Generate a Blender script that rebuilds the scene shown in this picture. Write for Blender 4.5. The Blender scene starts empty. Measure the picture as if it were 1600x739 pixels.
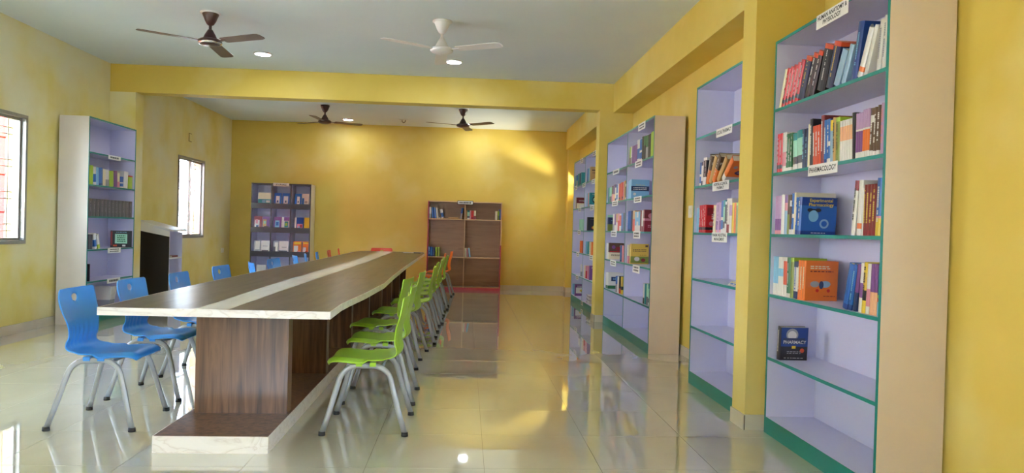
import bpy, bmesh, math, random
from mathutils import Vector, Matrix, Euler

C = bpy.context.scene.collection
SC = bpy.context.scene
R = math.radians
PI = math.pi

# ---------------------------------------------------------------- camera
cam_d = bpy.data.cameras.new('camera')
cam = bpy.data.objects.new('camera', cam_d)
C.objects.link(cam)
cam_d.sensor_fit = 'HORIZONTAL'
cam_d.sensor_width = 36.0
cam_d.lens = 36.0 * 1131.0 / 1600.0
cam_d.clip_start = 0.05
cam_d.clip_end = 200
cam.matrix_world = Matrix(((0.9976388, -0.0270028, -0.0631468, 0.0),
                           (-0.0628652, 0.0111532, -0.9979597, 0.0),
                           (0.0276520, 0.9995731, 0.0094294, 1.22),
                           (0, 0, 0, 1)))
SC.camera = cam

# ---------------------------------------------------------------- world, light, exposure
SC.view_settings.view_transform = 'Standard'
SC.view_settings.look = 'None'
SC.view_settings.gamma = 1.0
SC.view_settings.use_curve_mapping = False
SC.view_settings.exposure = 1.2
SC.cycles.max_bounces = 10
SC.cycles.diffuse_bounces = 6
SC.cycles.glossy_bounces = 4
SC.cycles.transparent_max_bounces = 8
SC.cycles.caustics_reflective = False
SC.cycles.caustics_refractive = False
SC.cycles.sample_clamp_indirect = 8.0
SC.cycles.use_denoising = True

world = bpy.data.worlds.new('overcast_sky')
SC.world = world
world.use_nodes = True
bg = world.node_tree.nodes['Background']
bg.inputs['Color'].default_value = (0.76, 0.93, 1.18, 1)
bg.inputs['Strength'].default_value = 13.0


def area(name, loc, target, sx, sy, power, color=(1, 1, 1), portal=False):
    d = bpy.data.lights.new(name, 'AREA')
    d.shape = 'RECTANGLE'
    d.size, d.size_y = sx, sy
    d.energy = power
    d.color = color
    o = bpy.data.objects.new(name, d)
    C.objects.link(o)
    o.location = loc
    o.rotation_euler = (Vector(target) - Vector(loc)).to_track_quat('-Z', 'Y').to_euler()
    if portal:
        d.cycles.is_portal = True
    return o


# daylight through each window opening (the openings themselves are built below)
XL, XR, YB, YF, ZC = -4.66, 2.22, 14.6, -2.6, 3.23      # room faces
WINDOWS_LEFT = [(6.78, 7.97), (11.98, 13.16), (4.2, 5.9)]
WZ0, WZ1 = 0.93, 2.28
WIN_REAR = (-3.4, -2.2, 0.9, 2.3)
WIN_R = (13.0, 14.30, 2.0, 2.25)
WIN_R_ADDED = (-1.6, 1.9, 0.93, 2.28)
sun_d = bpy.data.lights.new('sun', 'SUN')
sun_d.energy = 70
sun_d.angle = 0.02
sun_d.color = (1.0, 0.98, 0.97)
sun = bpy.data.objects.new('sun', sun_d)
C.objects.link(sun)
sun.rotation_euler = Vector((-1.0, 0.12, -1.19)).to_track_quat('-Z', 'Y').to_euler()
# added area lamp outside the right-wall ventilator, in place of sunlight bounced from below
fill_lamp = area('ventilator_fill_lamp', (2.98, 13.7, 1.42), (2.2, 13.85, 2.12), 1.0, 0.8, 620, (1.0, 0.92, 0.74))

# ---------------------------------------------------------------- materials


def lin(c):
    if isinstance(c, str):
        c = tuple(int(c[i:i + 2], 16) for i in (0, 2, 4))
    return tuple(((v / 255) / 12.92 if v / 255 <= 0.04045 else ((v / 255 + 0.055) / 1.055) ** 2.4) for v in c) + (1.0,)


MATS = {}


def mat(name, color, rough=0.5, metal=0.0, vary=0.0, scale=8.0, bump=0.0, spec=0.5, coat=0.0):
    if name in MATS:
        return MATS[name]
    m = bpy.data.materials.new(name)
    m.use_nodes = True
    nt = m.node_tree
    p = nt.nodes['Principled BSDF']
    col = lin(color)
    p.inputs['Base Color'].default_value = col
    p.inputs['Roughness'].default_value = rough
    p.inputs['Metallic'].default_value = metal
    p.inputs['Specular IOR Level'].default_value = spec
    p.inputs['Coat Weight'].default_value = coat
    if vary > 0 or bump > 0:
        tc = nt.nodes.new('ShaderNodeTexCoord')
        nz = nt.nodes.new('ShaderNodeTexNoise')
        nz.inputs['Scale'].default_value = scale
        nz.inputs['Detail'].default_value = 5
        nt.links.new(tc.outputs['Object'], nz.inputs['Vector'])
        if vary > 0:
            mx = nt.nodes.new('ShaderNodeMix')
            mx.data_type = 'RGBA'
            mx.inputs['A'].default_value = tuple(max(0, v * (1 - vary)) for v in col[:3]) + (1,)
            mx.inputs['B'].default_value = tuple(min(1, v * (1 + vary)) for v in col[:3]) + (1,)
            nt.links.new(nz.outputs['Fac'], mx.inputs['Factor'])
            nt.links.new(mx.outputs['Result'], p.inputs['Base Color'])
        if bump > 0:
            b = nt.nodes.new('ShaderNodeBump')
            b.inputs['Strength'].default_value = bump
            b.inputs['Distance'].default_value = 0.004
            nt.links.new(nz.outputs['Fac'], b.inputs['Height'])
            nt.links.new(b.outputs['Normal'], p.inputs['Normal'])
    MATS[name] = m
    return m


def ramp_mat(name, stops, rough, nscale, stretch=(1, 1, 1), detail=6.0, distortion=0.0, bump=0.0, spec=0.5, coat=0.0, second=None, rough2=None):
    """colour ramp over (stretched) noise; second = (colour, scale, lo, hi) mixes patches over it"""
    if name in MATS:
        return MATS[name]
    m = bpy.data.materials.new(name)
    m.use_nodes = True
    nt = m.node_tree
    p = nt.nodes['Principled BSDF']
    p.inputs['Roughness'].default_value = rough
    p.inputs['Specular IOR Level'].default_value = spec
    p.inputs['Coat Weight'].default_value = coat
    p.inputs['Coat Roughness'].default_value = 0.012
    tc = nt.nodes.new('ShaderNodeTexCoord')
    geo = nt.nodes.new('ShaderNodeNewGeometry')
    mp = nt.nodes.new('ShaderNodeMapping')
    mp.inputs['Scale'].default_value = stretch
    nt.links.new(geo.outputs['Position'], mp.inputs['Vector'])
    nz = nt.nodes.new('ShaderNodeTexNoise')
    nz.inputs['Scale'].default_value = nscale
    nz.inputs['Detail'].default_value = detail
    nz.inputs['Distortion'].default_value = distortion
    nt.links.new(mp.outputs['Vector'], nz.inputs['Vector'])
    cr = nt.nodes.new('ShaderNodeValToRGB')
    els = cr.color_ramp.elements
    while len(els) < len(stops):
        els.new(0.5)
    for e, (pos, c) in zip(els, stops):
        e.position = pos
        e.color = lin(c)
    nt.links.new(nz.outputs['Fac'], cr.inputs['Fac'])
    out = cr.outputs['Color']
    if second:
        c2, s2, lo, hi = second
        n2 = nt.nodes.new('ShaderNodeTexNoise')
        n2.inputs['Scale'].default_value = s2
        n2.inputs['Detail'].default_value = 4
        nt.links.new(geo.outputs['Position'], n2.inputs['Vector'])
        mr = nt.nodes.new('ShaderNodeMapRange')
        mr.inputs['From Min'].default_value = lo
        mr.inputs['From Max'].default_value = hi
        nt.links.new(n2.outputs['Fac'], mr.inputs['Value'])
        mx = nt.nodes.new('ShaderNodeMix')
        mx.data_type = 'RGBA'
        nt.links.new(mr.outputs['Result'], mx.inputs['Factor'])
        nt.links.new(out, mx.inputs['A'])
        mx.inputs['B'].default_value = lin(c2)
        out = mx.outputs['Result']
    nt.links.new(out, p.inputs['Base Color'])
    if bump > 0:
        b = nt.nodes.new('ShaderNodeBump')
        b.inputs['Strength'].default_value = bump
        b.inputs['Distance'].default_value = 0.003
        nt.links.new(nz.outputs['Fac'], b.inputs['Height'])
        nt.links.new(b.outputs['Normal'], p.inputs['Normal'])
    MATS[name] = m
    return m


def emit_mat(name, color, strength):
    m = bpy.data.materials.new(name)
    m.use_nodes = True
    p = m.node_tree.nodes['Principled BSDF']
    p.inputs['Base Color'].default_value = (0.8, 0.8, 0.8, 1)
    p.inputs['Emission Color'].default_value = lin(color)
    p.inputs['Emission Strength'].default_value = strength
    return m


def glass_mat():
    m = bpy.data.materials.new('window_glass')
    m.use_nodes = True
    nt = m.node_tree
    nt.nodes.remove(nt.nodes['Principled BSDF'])
    o = nt.nodes['Material Output']
    t = nt.nodes.new('ShaderNodeBsdfTransparent')
    t.inputs['Color'].default_value = (0.93, 0.96, 0.97, 1)
    g = nt.nodes.new('ShaderNodeBsdfGlossy')
    g.inputs['Roughness'].default_value = 0.02
    f = nt.nodes.new('ShaderNodeLayerWeight')
    f.inputs['Blend'].default_value = 0.12
    mx = nt.nodes.new('ShaderNodeMixShader')
    nt.links.new(f.outputs['Facing'], mx.inputs[0])
    nt.links.new(t.outputs[0], mx.inputs[1])
    nt.links.new(g.outputs[0], mx.inputs[2])
    nt.links.new(mx.outputs[0], o.inputs['Surface'])
    return m


M_WALL = ramp_mat('yellow_paint', [(0.3, (215, 187, 82)), (0.7, (226, 199, 102))], 0.55, 1.3, bump=0.05, second=((226, 208, 134), 0.9, 0.52, 0.72), spec=0.35)
M_WALL_L = ramp_mat('patchy_yellow_paint', [(0.32, (222, 202, 104)), (0.68, (234, 220, 146))], 0.55, 1.6, bump=0.05, second=((230, 223, 186), 0.75, 0.46, 0.62), spec=0.35)
M_CEIL = ramp_mat('ceiling_whitewash', [(0.3, (216, 225, 228)), (0.7, (224, 232, 234))], 0.8, 0.8, spec=0.2)
M_TILE = ramp_mat('polished_cream_tile', [(0.3, (190, 184, 166)), (0.7, (206, 200, 182))], 0.03, 1.6, stretch=(1, 0.6, 1), spec=0.8, distortion=0.6, coat=0.75)
M_GROUT = mat('grout', (120, 110, 95), 0.9, vary=0.1)
M_SKIRT = ramp_mat('skirting_tile', [(0.3, (205, 196, 178)), (0.7, (220, 211, 194))], 0.15, 2.0)
M_SHELFIN = mat('lavender_laminate', (208, 206, 232), 0.35, vary=0.02, scale=3)
M_SHELFOUT = ramp_mat('offwhite_laminate', [(0.3, (214, 205, 198)), (0.7, (220, 211, 204))], 0.4, 3.0)
M_SHELFWARMLIT = ramp_mat('offwhite_laminate_warm_light', [(0.3, (212, 194, 184)), (0.7, (219, 201, 191))], 0.4, 3.0)  # off-white laminate with the warm light bounced off the walls put into its colour
M_TEAL = mat('teal_edge', (4, 132, 124), 0.35, vary=0.05)
M_WALNUT = ramp_mat('walnut_laminate', [(0.28, (56, 38, 26)), (0.45, (98, 67, 45)), (0.6, (124, 88, 60)), (0.75, (82, 56, 38))], 0.28, 3.2, stretch=(9, 9, 0.55), distortion=0.5, spec=0.5)
M_TOP = ramp_mat('walnut_table_top', [(0.28, (66, 56, 44)), (0.48, (88, 75, 58)), (0.62, (100, 86, 68)), (0.78, (76, 64, 50))], 0.3, 3.0, stretch=(7, 0.6, 7), distortion=0.5, spec=0.32)
M_MARBLE = ramp_mat('white_marble_laminate', [(0.40, (236, 228, 220)), (0.50, (230, 221, 212)), (0.53, (218, 206, 196)), (0.57, (234, 226, 219))], 0.3, 5.0, stretch=(1, 1, 2.5), distortion=1.2)
M_STRIP = ramp_mat('pale_strip_laminate', [(0.35, (222, 221, 212)), (0.65, (232, 231, 224))], 0.22, 4.0, stretch=(3, 0.5, 3), distortion=0.6)
M_BLUE = mat('blue_plastic', (66, 148, 228), 0.32, vary=0.02, spec=0.5)
M_GREEN = mat('lime_plastic', (160, 204, 56), 0.32, vary=0.02, spec=0.5)
M_RED = mat('orange_red_plastic', (232, 78, 40), 0.32, vary=0.02)
M_ORANGE = mat('orange_plastic', (250, 122, 34), 0.32, vary=0.02)
M_STEEL = mat('silver_paint', (162, 164, 168), 0.38, metal=0.35, vary=0.02)
M_FOOT = mat('black_rubber', (38, 36, 36), 0.6)
M_BROWNMETAL = mat('brown_enamel', (62, 34, 32), 0.3, spec=0.6)
M_BLADE = mat('brown_blade', (88, 66, 56), 0.35, spec=0.5)
M_CHROME = mat('chrome', (225, 225, 225), 0.12, metal=1.0)
M_WHITEFAN = mat('white_enamel', (232, 230, 230), 0.35)
M_WHITE = mat('white_plastic', (232, 230, 226), 0.4)
M_PAPER = mat('label_paper', (238, 236, 232), 0.6)
M_INK = mat('black_ink', (26, 26, 30), 0.6)
M_PAGES = mat('book_pages', (226, 214, 190), 0.8, vary=0.06, scale=60)
M_DARK = mat('black_laminate', (34, 27, 25), 0.4, vary=0.08)
M_CHARCOAL = mat('charcoal_laminate', (62, 60, 65), 0.35, vary=0.08)
M_RACKSIDE = mat('cream_laminate', (208, 202, 178), 0.45, vary=0.02)
M_BROWNWOOD = ramp_mat('brown_wood_laminate', [(0.3, (160, 122, 92)), (0.6, (176, 138, 106)), (0.75, (150, 112, 84))], 0.4, 2.5, stretch=(0.7, 1, 6), distortion=0.4)
M_TANEDGE = mat('tan_edge', (214, 180, 136), 0.45, vary=0.04)
M_CRIMSON = mat('crimson_laminate', (172, 58, 82), 0.4, vary=0.05)
M_ALU = mat('aluminium_frame', (150, 146, 138), 0.4, metal=0.5)
M_GRILLE = mat('grille_iron', (110, 96, 90), 0.5, metal=0.3)
M_GLASS = glass_mat()
M_LAMP = emit_mat('led_disc', (235, 244, 255), 14.0)

# ---------------------------------------------------------------- mesh helpers


def link(name, me, parent=None, loc=(0, 0, 0), rot=(0, 0, 0)):
    o = bpy.data.objects.new(name, me)
    C.objects.link(o)
    o.location = loc
    o.rotation_euler = rot
    if parent is not None:
        o.parent = parent
    return o


def tag(o, label=None, cat=None, group=None, kind=None):
    if label:
        o['label'] = label
    if cat:
        o['category'] = cat
    if group:
        o['group'] = group
    if kind:
        o['kind'] = kind
    return o


def thing(name, label, cat, loc=(0, 0, 0), rz=0.0, group=None, kind=None):
    o = link(name, None, None, loc, (0, 0, rz))
    o.empty_display_size = 0.1
    return tag(o, label, cat, group, kind)


class MB:
    """collects simple solids with material slots and builds one mesh"""

    def __init__(self):
        self.v, self.f, self.mi, self.mats, self.smooth = [], [], [], [], []

    def slot(self, m):
        if m not in self.mats:
            self.mats.append(m)
        return self.mats.index(m)

    def add(self, verts, faces, m, smooth=False):
        b = len(self.v)
        k = self.slot(m)
        self.v += [tuple(p) for p in verts]
        for f in faces:
            self.f.append(tuple(i + b for i in f))
            self.mi.append(k)
            self.smooth.append(smooth)
        return self

    def box(self, x0, x1, y0, y1, z0, z1, m):
        v = [(x0, y0, z0), (x1, y0, z0), (x1, y1, z0), (x0, y1, z0), (x0, y0, z1), (x1, y0, z1), (x1, y1, z1), (x0, y1, z1)]
        return self.add(v, [(0, 3, 2, 1), (4, 5, 6, 7), (0, 1, 5, 4), (1, 2, 6, 5), (2, 3, 7, 6), (3, 0, 4, 7)], m)

    def prism(self, poly, z0, z1, m, mside=None):
        n = len(poly)
        v = [(x, y, z0) for x, y in poly] + [(x, y, z1) for x, y in poly]
        self.add(v, [tuple(range(n - 1, -1, -1)), tuple(range(n, 2 * n))], m)
        self.add(v, [(i, (i + 1) % n, n + (i + 1) % n, n + i) for i in range(n)], mside or m)
        return self

    def tube(self, pts, rx, ry, m, n=10, caps=True):
        pts = [Vector(p) for p in pts]
        rings = []
        for i, p in enumerate(pts):
            t = (pts[min(i + 1, len(pts) - 1)] - pts[max(i - 1, 0)]).normalized()
            ref = Vector((0, 1, 0)) if abs(t.y) < 0.9 else Vector((1, 0, 0))
            a = t.cross(ref).normalized()
            b = a.cross(t).normalized()
            rings.append([p + a * rx * math.cos(2 * PI * k / n) + b * ry * math.sin(2 * PI * k / n) for k in range(n)])
        v = [q for r in rings for q in r]
        f = [(i * n + k, (i + 1) * n + k, (i + 1) * n + (k + 1) % n, i * n + (k + 1) % n) for i in range(len(rings) - 1) for k in range(n)]
        self.add(v, f, m, True)
        if caps:
            e = (len(rings) - 1) * n
            self.add(v, [tuple(range(n)), tuple(range(e + n - 1, e - 1, -1))], m)
        return self

    def lathe(self, prof, m, n=28, cx=0, cy=0):
        v = [(cx + r * math.cos(2 * PI * k / n), cy + r * math.sin(2 * PI * k / n), z) for r, z in prof for k in range(n)]
        f = [(i * n + k, i * n + (k + 1) % n, (i + 1) * n + (k + 1) % n, (i + 1) * n + k) for i in range(len(prof) - 1) for k in range(n)]
        return self.add(v, f, m, True)

    def mesh(self, name):
        me = bpy.data.meshes.new(name)
        me.from_pydata(self.v, [], self.f)
        for m in self.mats:
            me.materials.append(m)
        me.polygons.foreach_set('material_index', self.mi)
        me.polygons.foreach_set('use_smooth', self.smooth)
        bm = bmesh.new()
        bm.from_mesh(me)
        bmesh.ops.remove_doubles(bm, verts=bm.verts, dist=1e-6)
        bmesh.ops.recalc_face_normals(bm, faces=bm.faces)
        bm.to_mesh(me)
        bm.free()
        me.update()
        return me

    def build(self, name, parent=None, loc=(0, 0, 0), rot=(0, 0, 0), bevel=0.0):
        o = link(name, self.mesh(name), parent, loc, rot)
        if bevel > 0:
            b = o.modifiers.new('bevel', 'BEVEL')
            b.width = bevel
            b.segments = 2
            b.limit_method = 'ANGLE'
        return o


def boxo(name, parent, x0, x1, y0, y1, z0, z1, m, bevel=0.0):
    return MB().box(x0, x1, y0, y1, z0, z1, m).build(name, parent, bevel=bevel)


_fonts = {}


def text_mesh(body, size, m, align='CENTER', spacing=0.95, key=None, bold=0.0):
    """flat lettering in the local XY plane, centred"""
    k = (body, size, m.name, align)
    if k in _fonts:
        return _fonts[k]
    cu = bpy.data.curves.new('lettering', 'FONT')
    cu.body = body
    cu.size = size
    cu.align_x = align
    cu.align_y = 'CENTER'
    cu.space_line = spacing
    cu.offset = bold
    cu.resolution_u = 3
    cu.fill_mode = 'FRONT'
    o = bpy.data.objects.new('lettering', cu)
    C.objects.link(o)
    dg = bpy.context.evaluated_depsgraph_get()
    me = bpy.data.meshes.new_from_object(o.evaluated_get(dg))
    me.name = 'lettering'
    bpy.data.objects.remove(o)
    bpy.data.curves.remove(cu)
    me.materials.clear()
    me.materials.append(m)
    _fonts[k] = me
    return me


def dash_text(rows, width, height, m, seed=0):
    """rows of short dark marks where the printed words are too small to read"""
    rnd = random.Random(seed)
    mb = MB()
    for r in range(rows):
        z = height * (0.5 - (r + 0.5) / rows)
        hh = height / rows * 0.28
        x = -width / 2
        while x < width / 2 - 0.004:
            w = min(rnd.uniform(0.010, 0.022), width / 2 - x)
            mb.add([(x, z - hh, 0), (x + w, z - hh, 0), (x + w, z + hh, 0), (x, z + hh, 0)], [(0, 1, 2, 3)], m)
            x += w + rnd.uniform(0.003, 0.008)
    return mb.mesh('lettering')

# ---------------------------------------------------------------- setting: ground, floor, walls, ceiling
tag(boxo('ground', None, -40, 40, -40, 50, -0.45, -0.35, mat('outside_concrete', (150, 146, 138), 0.9, vary=0.15, scale=0.6)), kind='structure')

T = 0.6
TX0, TY0 = 0.123, 3.675
fl = boxo('floor', None, XL - 0.2, XR + 0.2, YF - 0.2, YB + 0.2, -0.35, -0.0035, M_GROUT)
tag(fl, kind='structure')
i0, i1 = math.floor((XL - TX0) / T), math.ceil((XR - TX0) / T)
j0, j1 = -1, math.ceil((YB - TY0) / T)
tile_cache = {}
G = 0.0012
for i in range(i0, i1):
    for j in range(j0, j1):
        xa, xb = max(XL, TX0 + i * T), min(XR, TX0 + (i + 1) * T)
        ya, yb = max(YF, TY0 + j * T), min(YB, TY0 + (j + 1) * T)
        if xb - xa < 0.02 or yb - ya < 0.02:
            continue
        k = (round(xb - xa, 3), round(yb - ya, 3))
        if k not in tile_cache:
            tile_cache[k] = MB().box(G, k[0] - G, G, k[1] - G, -0.0034, 0.0, M_TILE).mesh('tile')
        link('tile', tile_cache[k], fl, (xa, ya, 0))
rest = MB()
ya_end = TY0 + j0 * T
for i in range(i0, i1):
    for j in range(math.floor((YF - TY0) / T), j0):
        xa, xb = max(XL, TX0 + i * T), min(XR, TX0 + (i + 1) * T)
        ya, yb = max(YF, TY0 + j * T), min(YB, TY0 + (j + 1) * T)
        if xb - xa > 0.02 and yb - ya > 0.02:
            rest.box(xa + G, xb - G, ya + G, yb - G, -0.0034, 0.0, M_TILE)
tag(rest.build('tile_field', fl), kind='stuff')

tag(boxo('ceiling', None, XL - 0.2, XR + 0.2, YF - 0.2, YB + 0.2, ZC, ZC + 0.15, M_CEIL), kind='structure')


def wall_x(name, x0, x1, ya, yb, openings, m):
    """wall across x0..x1 running along y with window openings (y0, y1, z0, z1)"""
    mb = MB()
    y = ya
    for (a, b, z0, z1) in sorted(openings):
        mb.box(x0, x1, y, a, -0.3, ZC, m)
        mb.box(x0, x1, a, b, -0.3, z0, m)
        mb.box(x0, x1, a, b, z1, ZC, m)
        y = b
    mb.box(x0, x1, y, yb, -0.3, ZC, m)
    return tag(mb.build(name), kind='structure')


wall_x('wall_left', XL - 0.2, XL, YF, YB, [(a, b, WZ0, WZ1) for a, b in WINDOWS_LEFT], M_WALL_L)
wall_x('wall_right', XR, XR + 0.2, YF, YB, [WIN_R, WIN_R_ADDED], M_WALL)
tag(boxo('wall_back', None, XL - 0.2, XR + 0.2, YB, YB + 0.2, -0.3, ZC, M_WALL), kind='structure')
x0, x1, z0, z1 = WIN_REAR
mb = MB()
mb.box(XL - 0.2, x0, YF - 0.2, YF, -0.3, ZC, M_WALL)
mb.box(x1, XR + 0.2, YF - 0.2, YF, -0.3, ZC, M_WALL)
mb.box(x0, x1, YF - 0.2, YF, -0.3, z0, M_WALL)
mb.box(x0, x1, YF - 0.2, YF, z1, ZC, M_WALL)
tag(mb.build('wall_front'), kind='structure')

# cross beam with its columns, side beams and the pilaster in the back corner
BY0, BY1 = 9.72, 9.95
tag(boxo('beam', None, XL, XR, BY0, BY1, 2.87, ZC, M_WALL), kind='structure')
tag(boxo('column', None, XL, -4.335, BY0, BY1, 0, 2.87, M_WALL_L), kind='structure')
tag(boxo('column', None, 1.762, XR, BY0, BY1, 0, 2.87, M_WALL), kind='structure')
tag(boxo('column', None, 1.782, XR, 4.454, 4.667, 0, ZC, M_WALL), kind='structure')
tag(boxo('column', None, 2.0, XR, 14.36, YB, 0, ZC, M_WALL), kind='structure')
for ya, yb in ((YF, 4.454), (4.667, BY0), (BY1, 14.36)):
    tag(boxo('beam', None, 1.945, XR, ya, yb, 2.84, ZC, M_WALL), kind='structure')

# skirting: runs of tiles with fine joints
SK = 0.095


def skirting(name, axis, at, d, a, b, step=0.6):
    """axis 'y': run along y at x=at, thickness d (signed); axis 'x': run along x at y=at"""
    def bx(p, q, t0, t1, z1, m):
        lo, hi = sorted((at + t0, at + t1))
        return MB().box(lo, hi, p, q, 0, z1, m) if axis == 'y' else MB().box(p, q, lo, hi, 0, z1, m)
    root = tag(bx(a, b, 0, d * 0.6, SK - 0.002, M_GROUT).build(name), kind='structure')
    p = a
    while p < b - 0.02:
        q = min(p + step, b)
        bx(p + 0.001, q - 0.001, 0, d, SK, M_SKIRT).build('skirting_tile', root)
        p = q
    return root


skirting('baseboard_left', 'y', XL, 0.012, YF, BY0)
skirting('baseboard_left', 'y', XL, 0.012, BY1, YB)
skirting('baseboard_back', 'x', YB, -0.012, XL + 0.02, 2.0)
skirting('baseboard_right', 'y', XR, -0.012, YF, 4.454)
skirting('baseboard_right', 'y', XR, -0.012, 4.667, BY0)
skirting('baseboard_right', 'y', XR, -0.012, BY1, 14.36)
for ya, yb, xf in ((4.454, 4.667, 1.782), (BY0, BY1, 1.762), (14.36, YB, 2.0)):
    skirting('baseboard_column', 'y', xf, -0.012, ya - 0.012, yb)
    skirting('baseboard_column', 'x', ya, -0.012, xf, XR)
skirting('baseboard_column', 'y', -4.335, 0.012, BY0 - 0.012, BY1)


# windows in the left wall: aluminium sliding sashes, iron grille outside
def window(name, y0, y1, z0, z1, grille_rows, xw=XL, sgn=-1, grille=True):
    root = tag(link(name, None), kind='structure')
    xa, xb = sorted((xw + sgn * 0.002 - sgn * 0.012, xw + sgn * 0.07))
    w = 0.035
    boxo('frame_bar', root, xa, xb, y0, y1, z1 - w, z1, M_ALU)
    boxo('frame_bar', root, xa, xb, y0, y1, z0, z0 + w, M_ALU)
    boxo('frame_bar', root, xa, xb, y0, y0 + w, z0 + w, z1 - w, M_ALU)
    boxo('frame_bar', root, xa, xb, y1 - w, y1, z0 + w, z1 - w, M_ALU)
    ym = (y0 + y1) / 2
    for k, (a, b) in enumerate(((y0 + w, ym + 0.02), (ym - 0.02, y1 - w))):
        xs = xw + sgn * (0.022 + 0.024 * k)
        s = 0.028
        mb = MB()
        mb.box(xs - 0.01, xs + 0.01, a, a + s, z0 + w, z1 - w, M_ALU)
        mb.box(xs - 0.01, xs + 0.01, b - s, b, z0 + w, z1 - w, M_ALU)
        mb.box(xs - 0.01, xs + 0.01, a + s, b - s, z0 + w, z0 + w + s, M_ALU)
        mb.box(xs - 0.01, xs + 0.01, a + s, b - s, z1 - w - s, z1 - w, M_ALU)
        sash = mb.build('sash', root)
        boxo('pane', sash, xs - 0.002, xs + 0.002, a + s, b - s, z0 + w + s, z1 - w - s, M_GLASS)
    if grille:
        xg = xw + sgn * 0.15
        for r in range(grille_rows):
            zc = z0 + (r + 0.5) * (z1 - z0) / grille_rows
            for dz in (-0.035, 0.035):
                MB().tube([(xg, y0, zc + dz), (xg, y1, zc + dz)], 0.006, 0.006, M_GRILLE, 6).build('grille_bar', root)
        nv = 7
        for k in range(nv):
            yy = y0 + (k + 0.5) * (y1 - y0) / nv
            MB().tube([(xg + 0.012, yy, z0), (xg + 0.012, yy, z1)], 0.006, 0.006, M_GRILLE, 6).build('grille_bar', root)
    return root


window('window_1', WINDOWS_LEFT[0][0], WINDOWS_LEFT[0][1], WZ0, WZ1, 4)
window('window_2', WINDOWS_LEFT[1][0], WINDOWS_LEFT[1][1], WZ0, WZ1, 6)
window('added_window_left', WINDOWS_LEFT[2][0], WINDOWS_LEFT[2][1], WZ0, WZ1, 4)  # unseen window, added and sized to bring more daylight from the left
window('added_window_right', WIN_R_ADDED[0], WIN_R_ADDED[1], WIN_R_ADDED[2], WIN_R_ADDED[3], 4, XR, 1)  # unseen window, added behind the view to brighten the left wall
tag(boxo('added_sunshade', None, XR + 0.2, XR + 1.4, WIN_R_ADDED[0] - 0.2, WIN_R_ADDED[1] + 0.2, 2.34, 2.42, M_CEIL), kind='structure')  # unseen ledge, added to keep direct sun out of the added right window
tag(boxo('added_sunshade', None, XR + 0.2, XR + 0.95, WIN_R[0] - 0.2, WIN_R[1] + 0.2, 2.34, 2.42, M_CEIL), kind='structure')  # unseen ledge, added to stop direct sun entering by the ventilator
window('window_4', WIN_R[0], WIN_R[1], WIN_R[2], WIN_R[3], 0, XR, 1, grille=False)

# neighbouring house seen through the left windows
nb = thing('neighbour_house', 'red and rough white plastered house outside the left windows', 'building', (-7.4, 9.0, -0.35))
M_REDW = mat('red_house_paint', (142, 24, 22), 0.8, vary=0.1, scale=2)
M_ROUGH = mat('rough_white_plaster', (120, 118, 114), 0.9, vary=0.3, scale=5, bump=0.6)
boxo('red_wall', nb, -0.6, -0.3, -2.5, 3.58, 0, 3.3, M_REDW)
boxo('plaster_pier', nb, -0.3, 0.05, 3.58, 3.86, 0, 3.4, M_ROUGH)
boxo('white_wall', nb, -0.9, -0.6, -12.5, 16.0, 0, 3.4, mat('pale_house_paint', (206, 212, 218), 0.8, vary=0.12, scale=1.5))
for k in range(5):
    boxo('ledge', nb, -0.3, -0.28, -2.5, 3.58, 0.4 + 0.62 * k, 0.43 + 0.62 * k, M_REDW)

# ---------------------------------------------------------------- small fixtures on walls and ceiling
sp = thing('switch_plate', 'white switch plate on the yellow wall between the two tall bookcases', 'switch', (XR, 7.06, 1.448), -PI / 2)
boxo('plate', sp, -0.055, 0.055, -0.012, 0, -0.06, 0.06, M_WHITE, 0.003)
for k in (-1, 1):
    boxo('rocker', sp, k * 0.024 - 0.016, k * 0.024 + 0.016, -0.017, -0.012, -0.028, 0.028, M_WHITE)
so = thing('wall_socket', 'small white wall socket low on the yellow wall beside the journal rack', 'socket', (XL, 14.19, 0.672), PI / 2)
boxo('plate', so, -0.07, 0.07, -0.012, 0, -0.045, 0.045, M_WHITE, 0.003)
boxo('rocker', so, 0.02, 0.05, -0.017, -0.012, -0.02, 0.02, M_WHITE)
cb = thing('junction_box', 'small box outline set in the yellow wall above the rear window', 'wall box', (XL, 12.46, 2.613), PI / 2)
boxo('frame', cb, -0.06, 0.06, -0.008, 0, -0.07, 0.07, mat('old_brass', (150, 120, 62), 0.6))
boxo('cover_plate', cb, -0.05, 0.05, -0.012, -0.008, -0.06, 0.06, M_WALL_L)
cw = thing('conduit_box', 'small painted conduit box high on the wall beside the second bookcase from the front', 'wall box', (XR, 6.1, 2.2), -PI / 2)
boxo('cover_plate', cw, -0.05, 0.05, -0.015, 0, -0.07, 0.07, M_WALL)
MB().tube([(0.02, -0.012, 0.07), (0.02, -0.012, 0.22)], 0.006, 0.006, M_GROUT, 6).build('conduit', cw)

ch = thing('ceiling_hook', 'bare fan hook in the rear ceiling between two brown fans', 'hook', (-1.23, 13.73, ZC))
MB().lathe([(0.0, 0), (0.09, 0), (0.09, -0.008), (0, -0.008)], M_CEIL, 16).build('cover_plate', ch)
MB().tube([(-0.03, 0, 0), (-0.03, 0, -0.04), (0, 0, -0.06), (0.03, 0, -0.04), (0.03, 0, 0)], 0.006, 0.006, M_DARK, 6).build('hook', ch)

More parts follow.
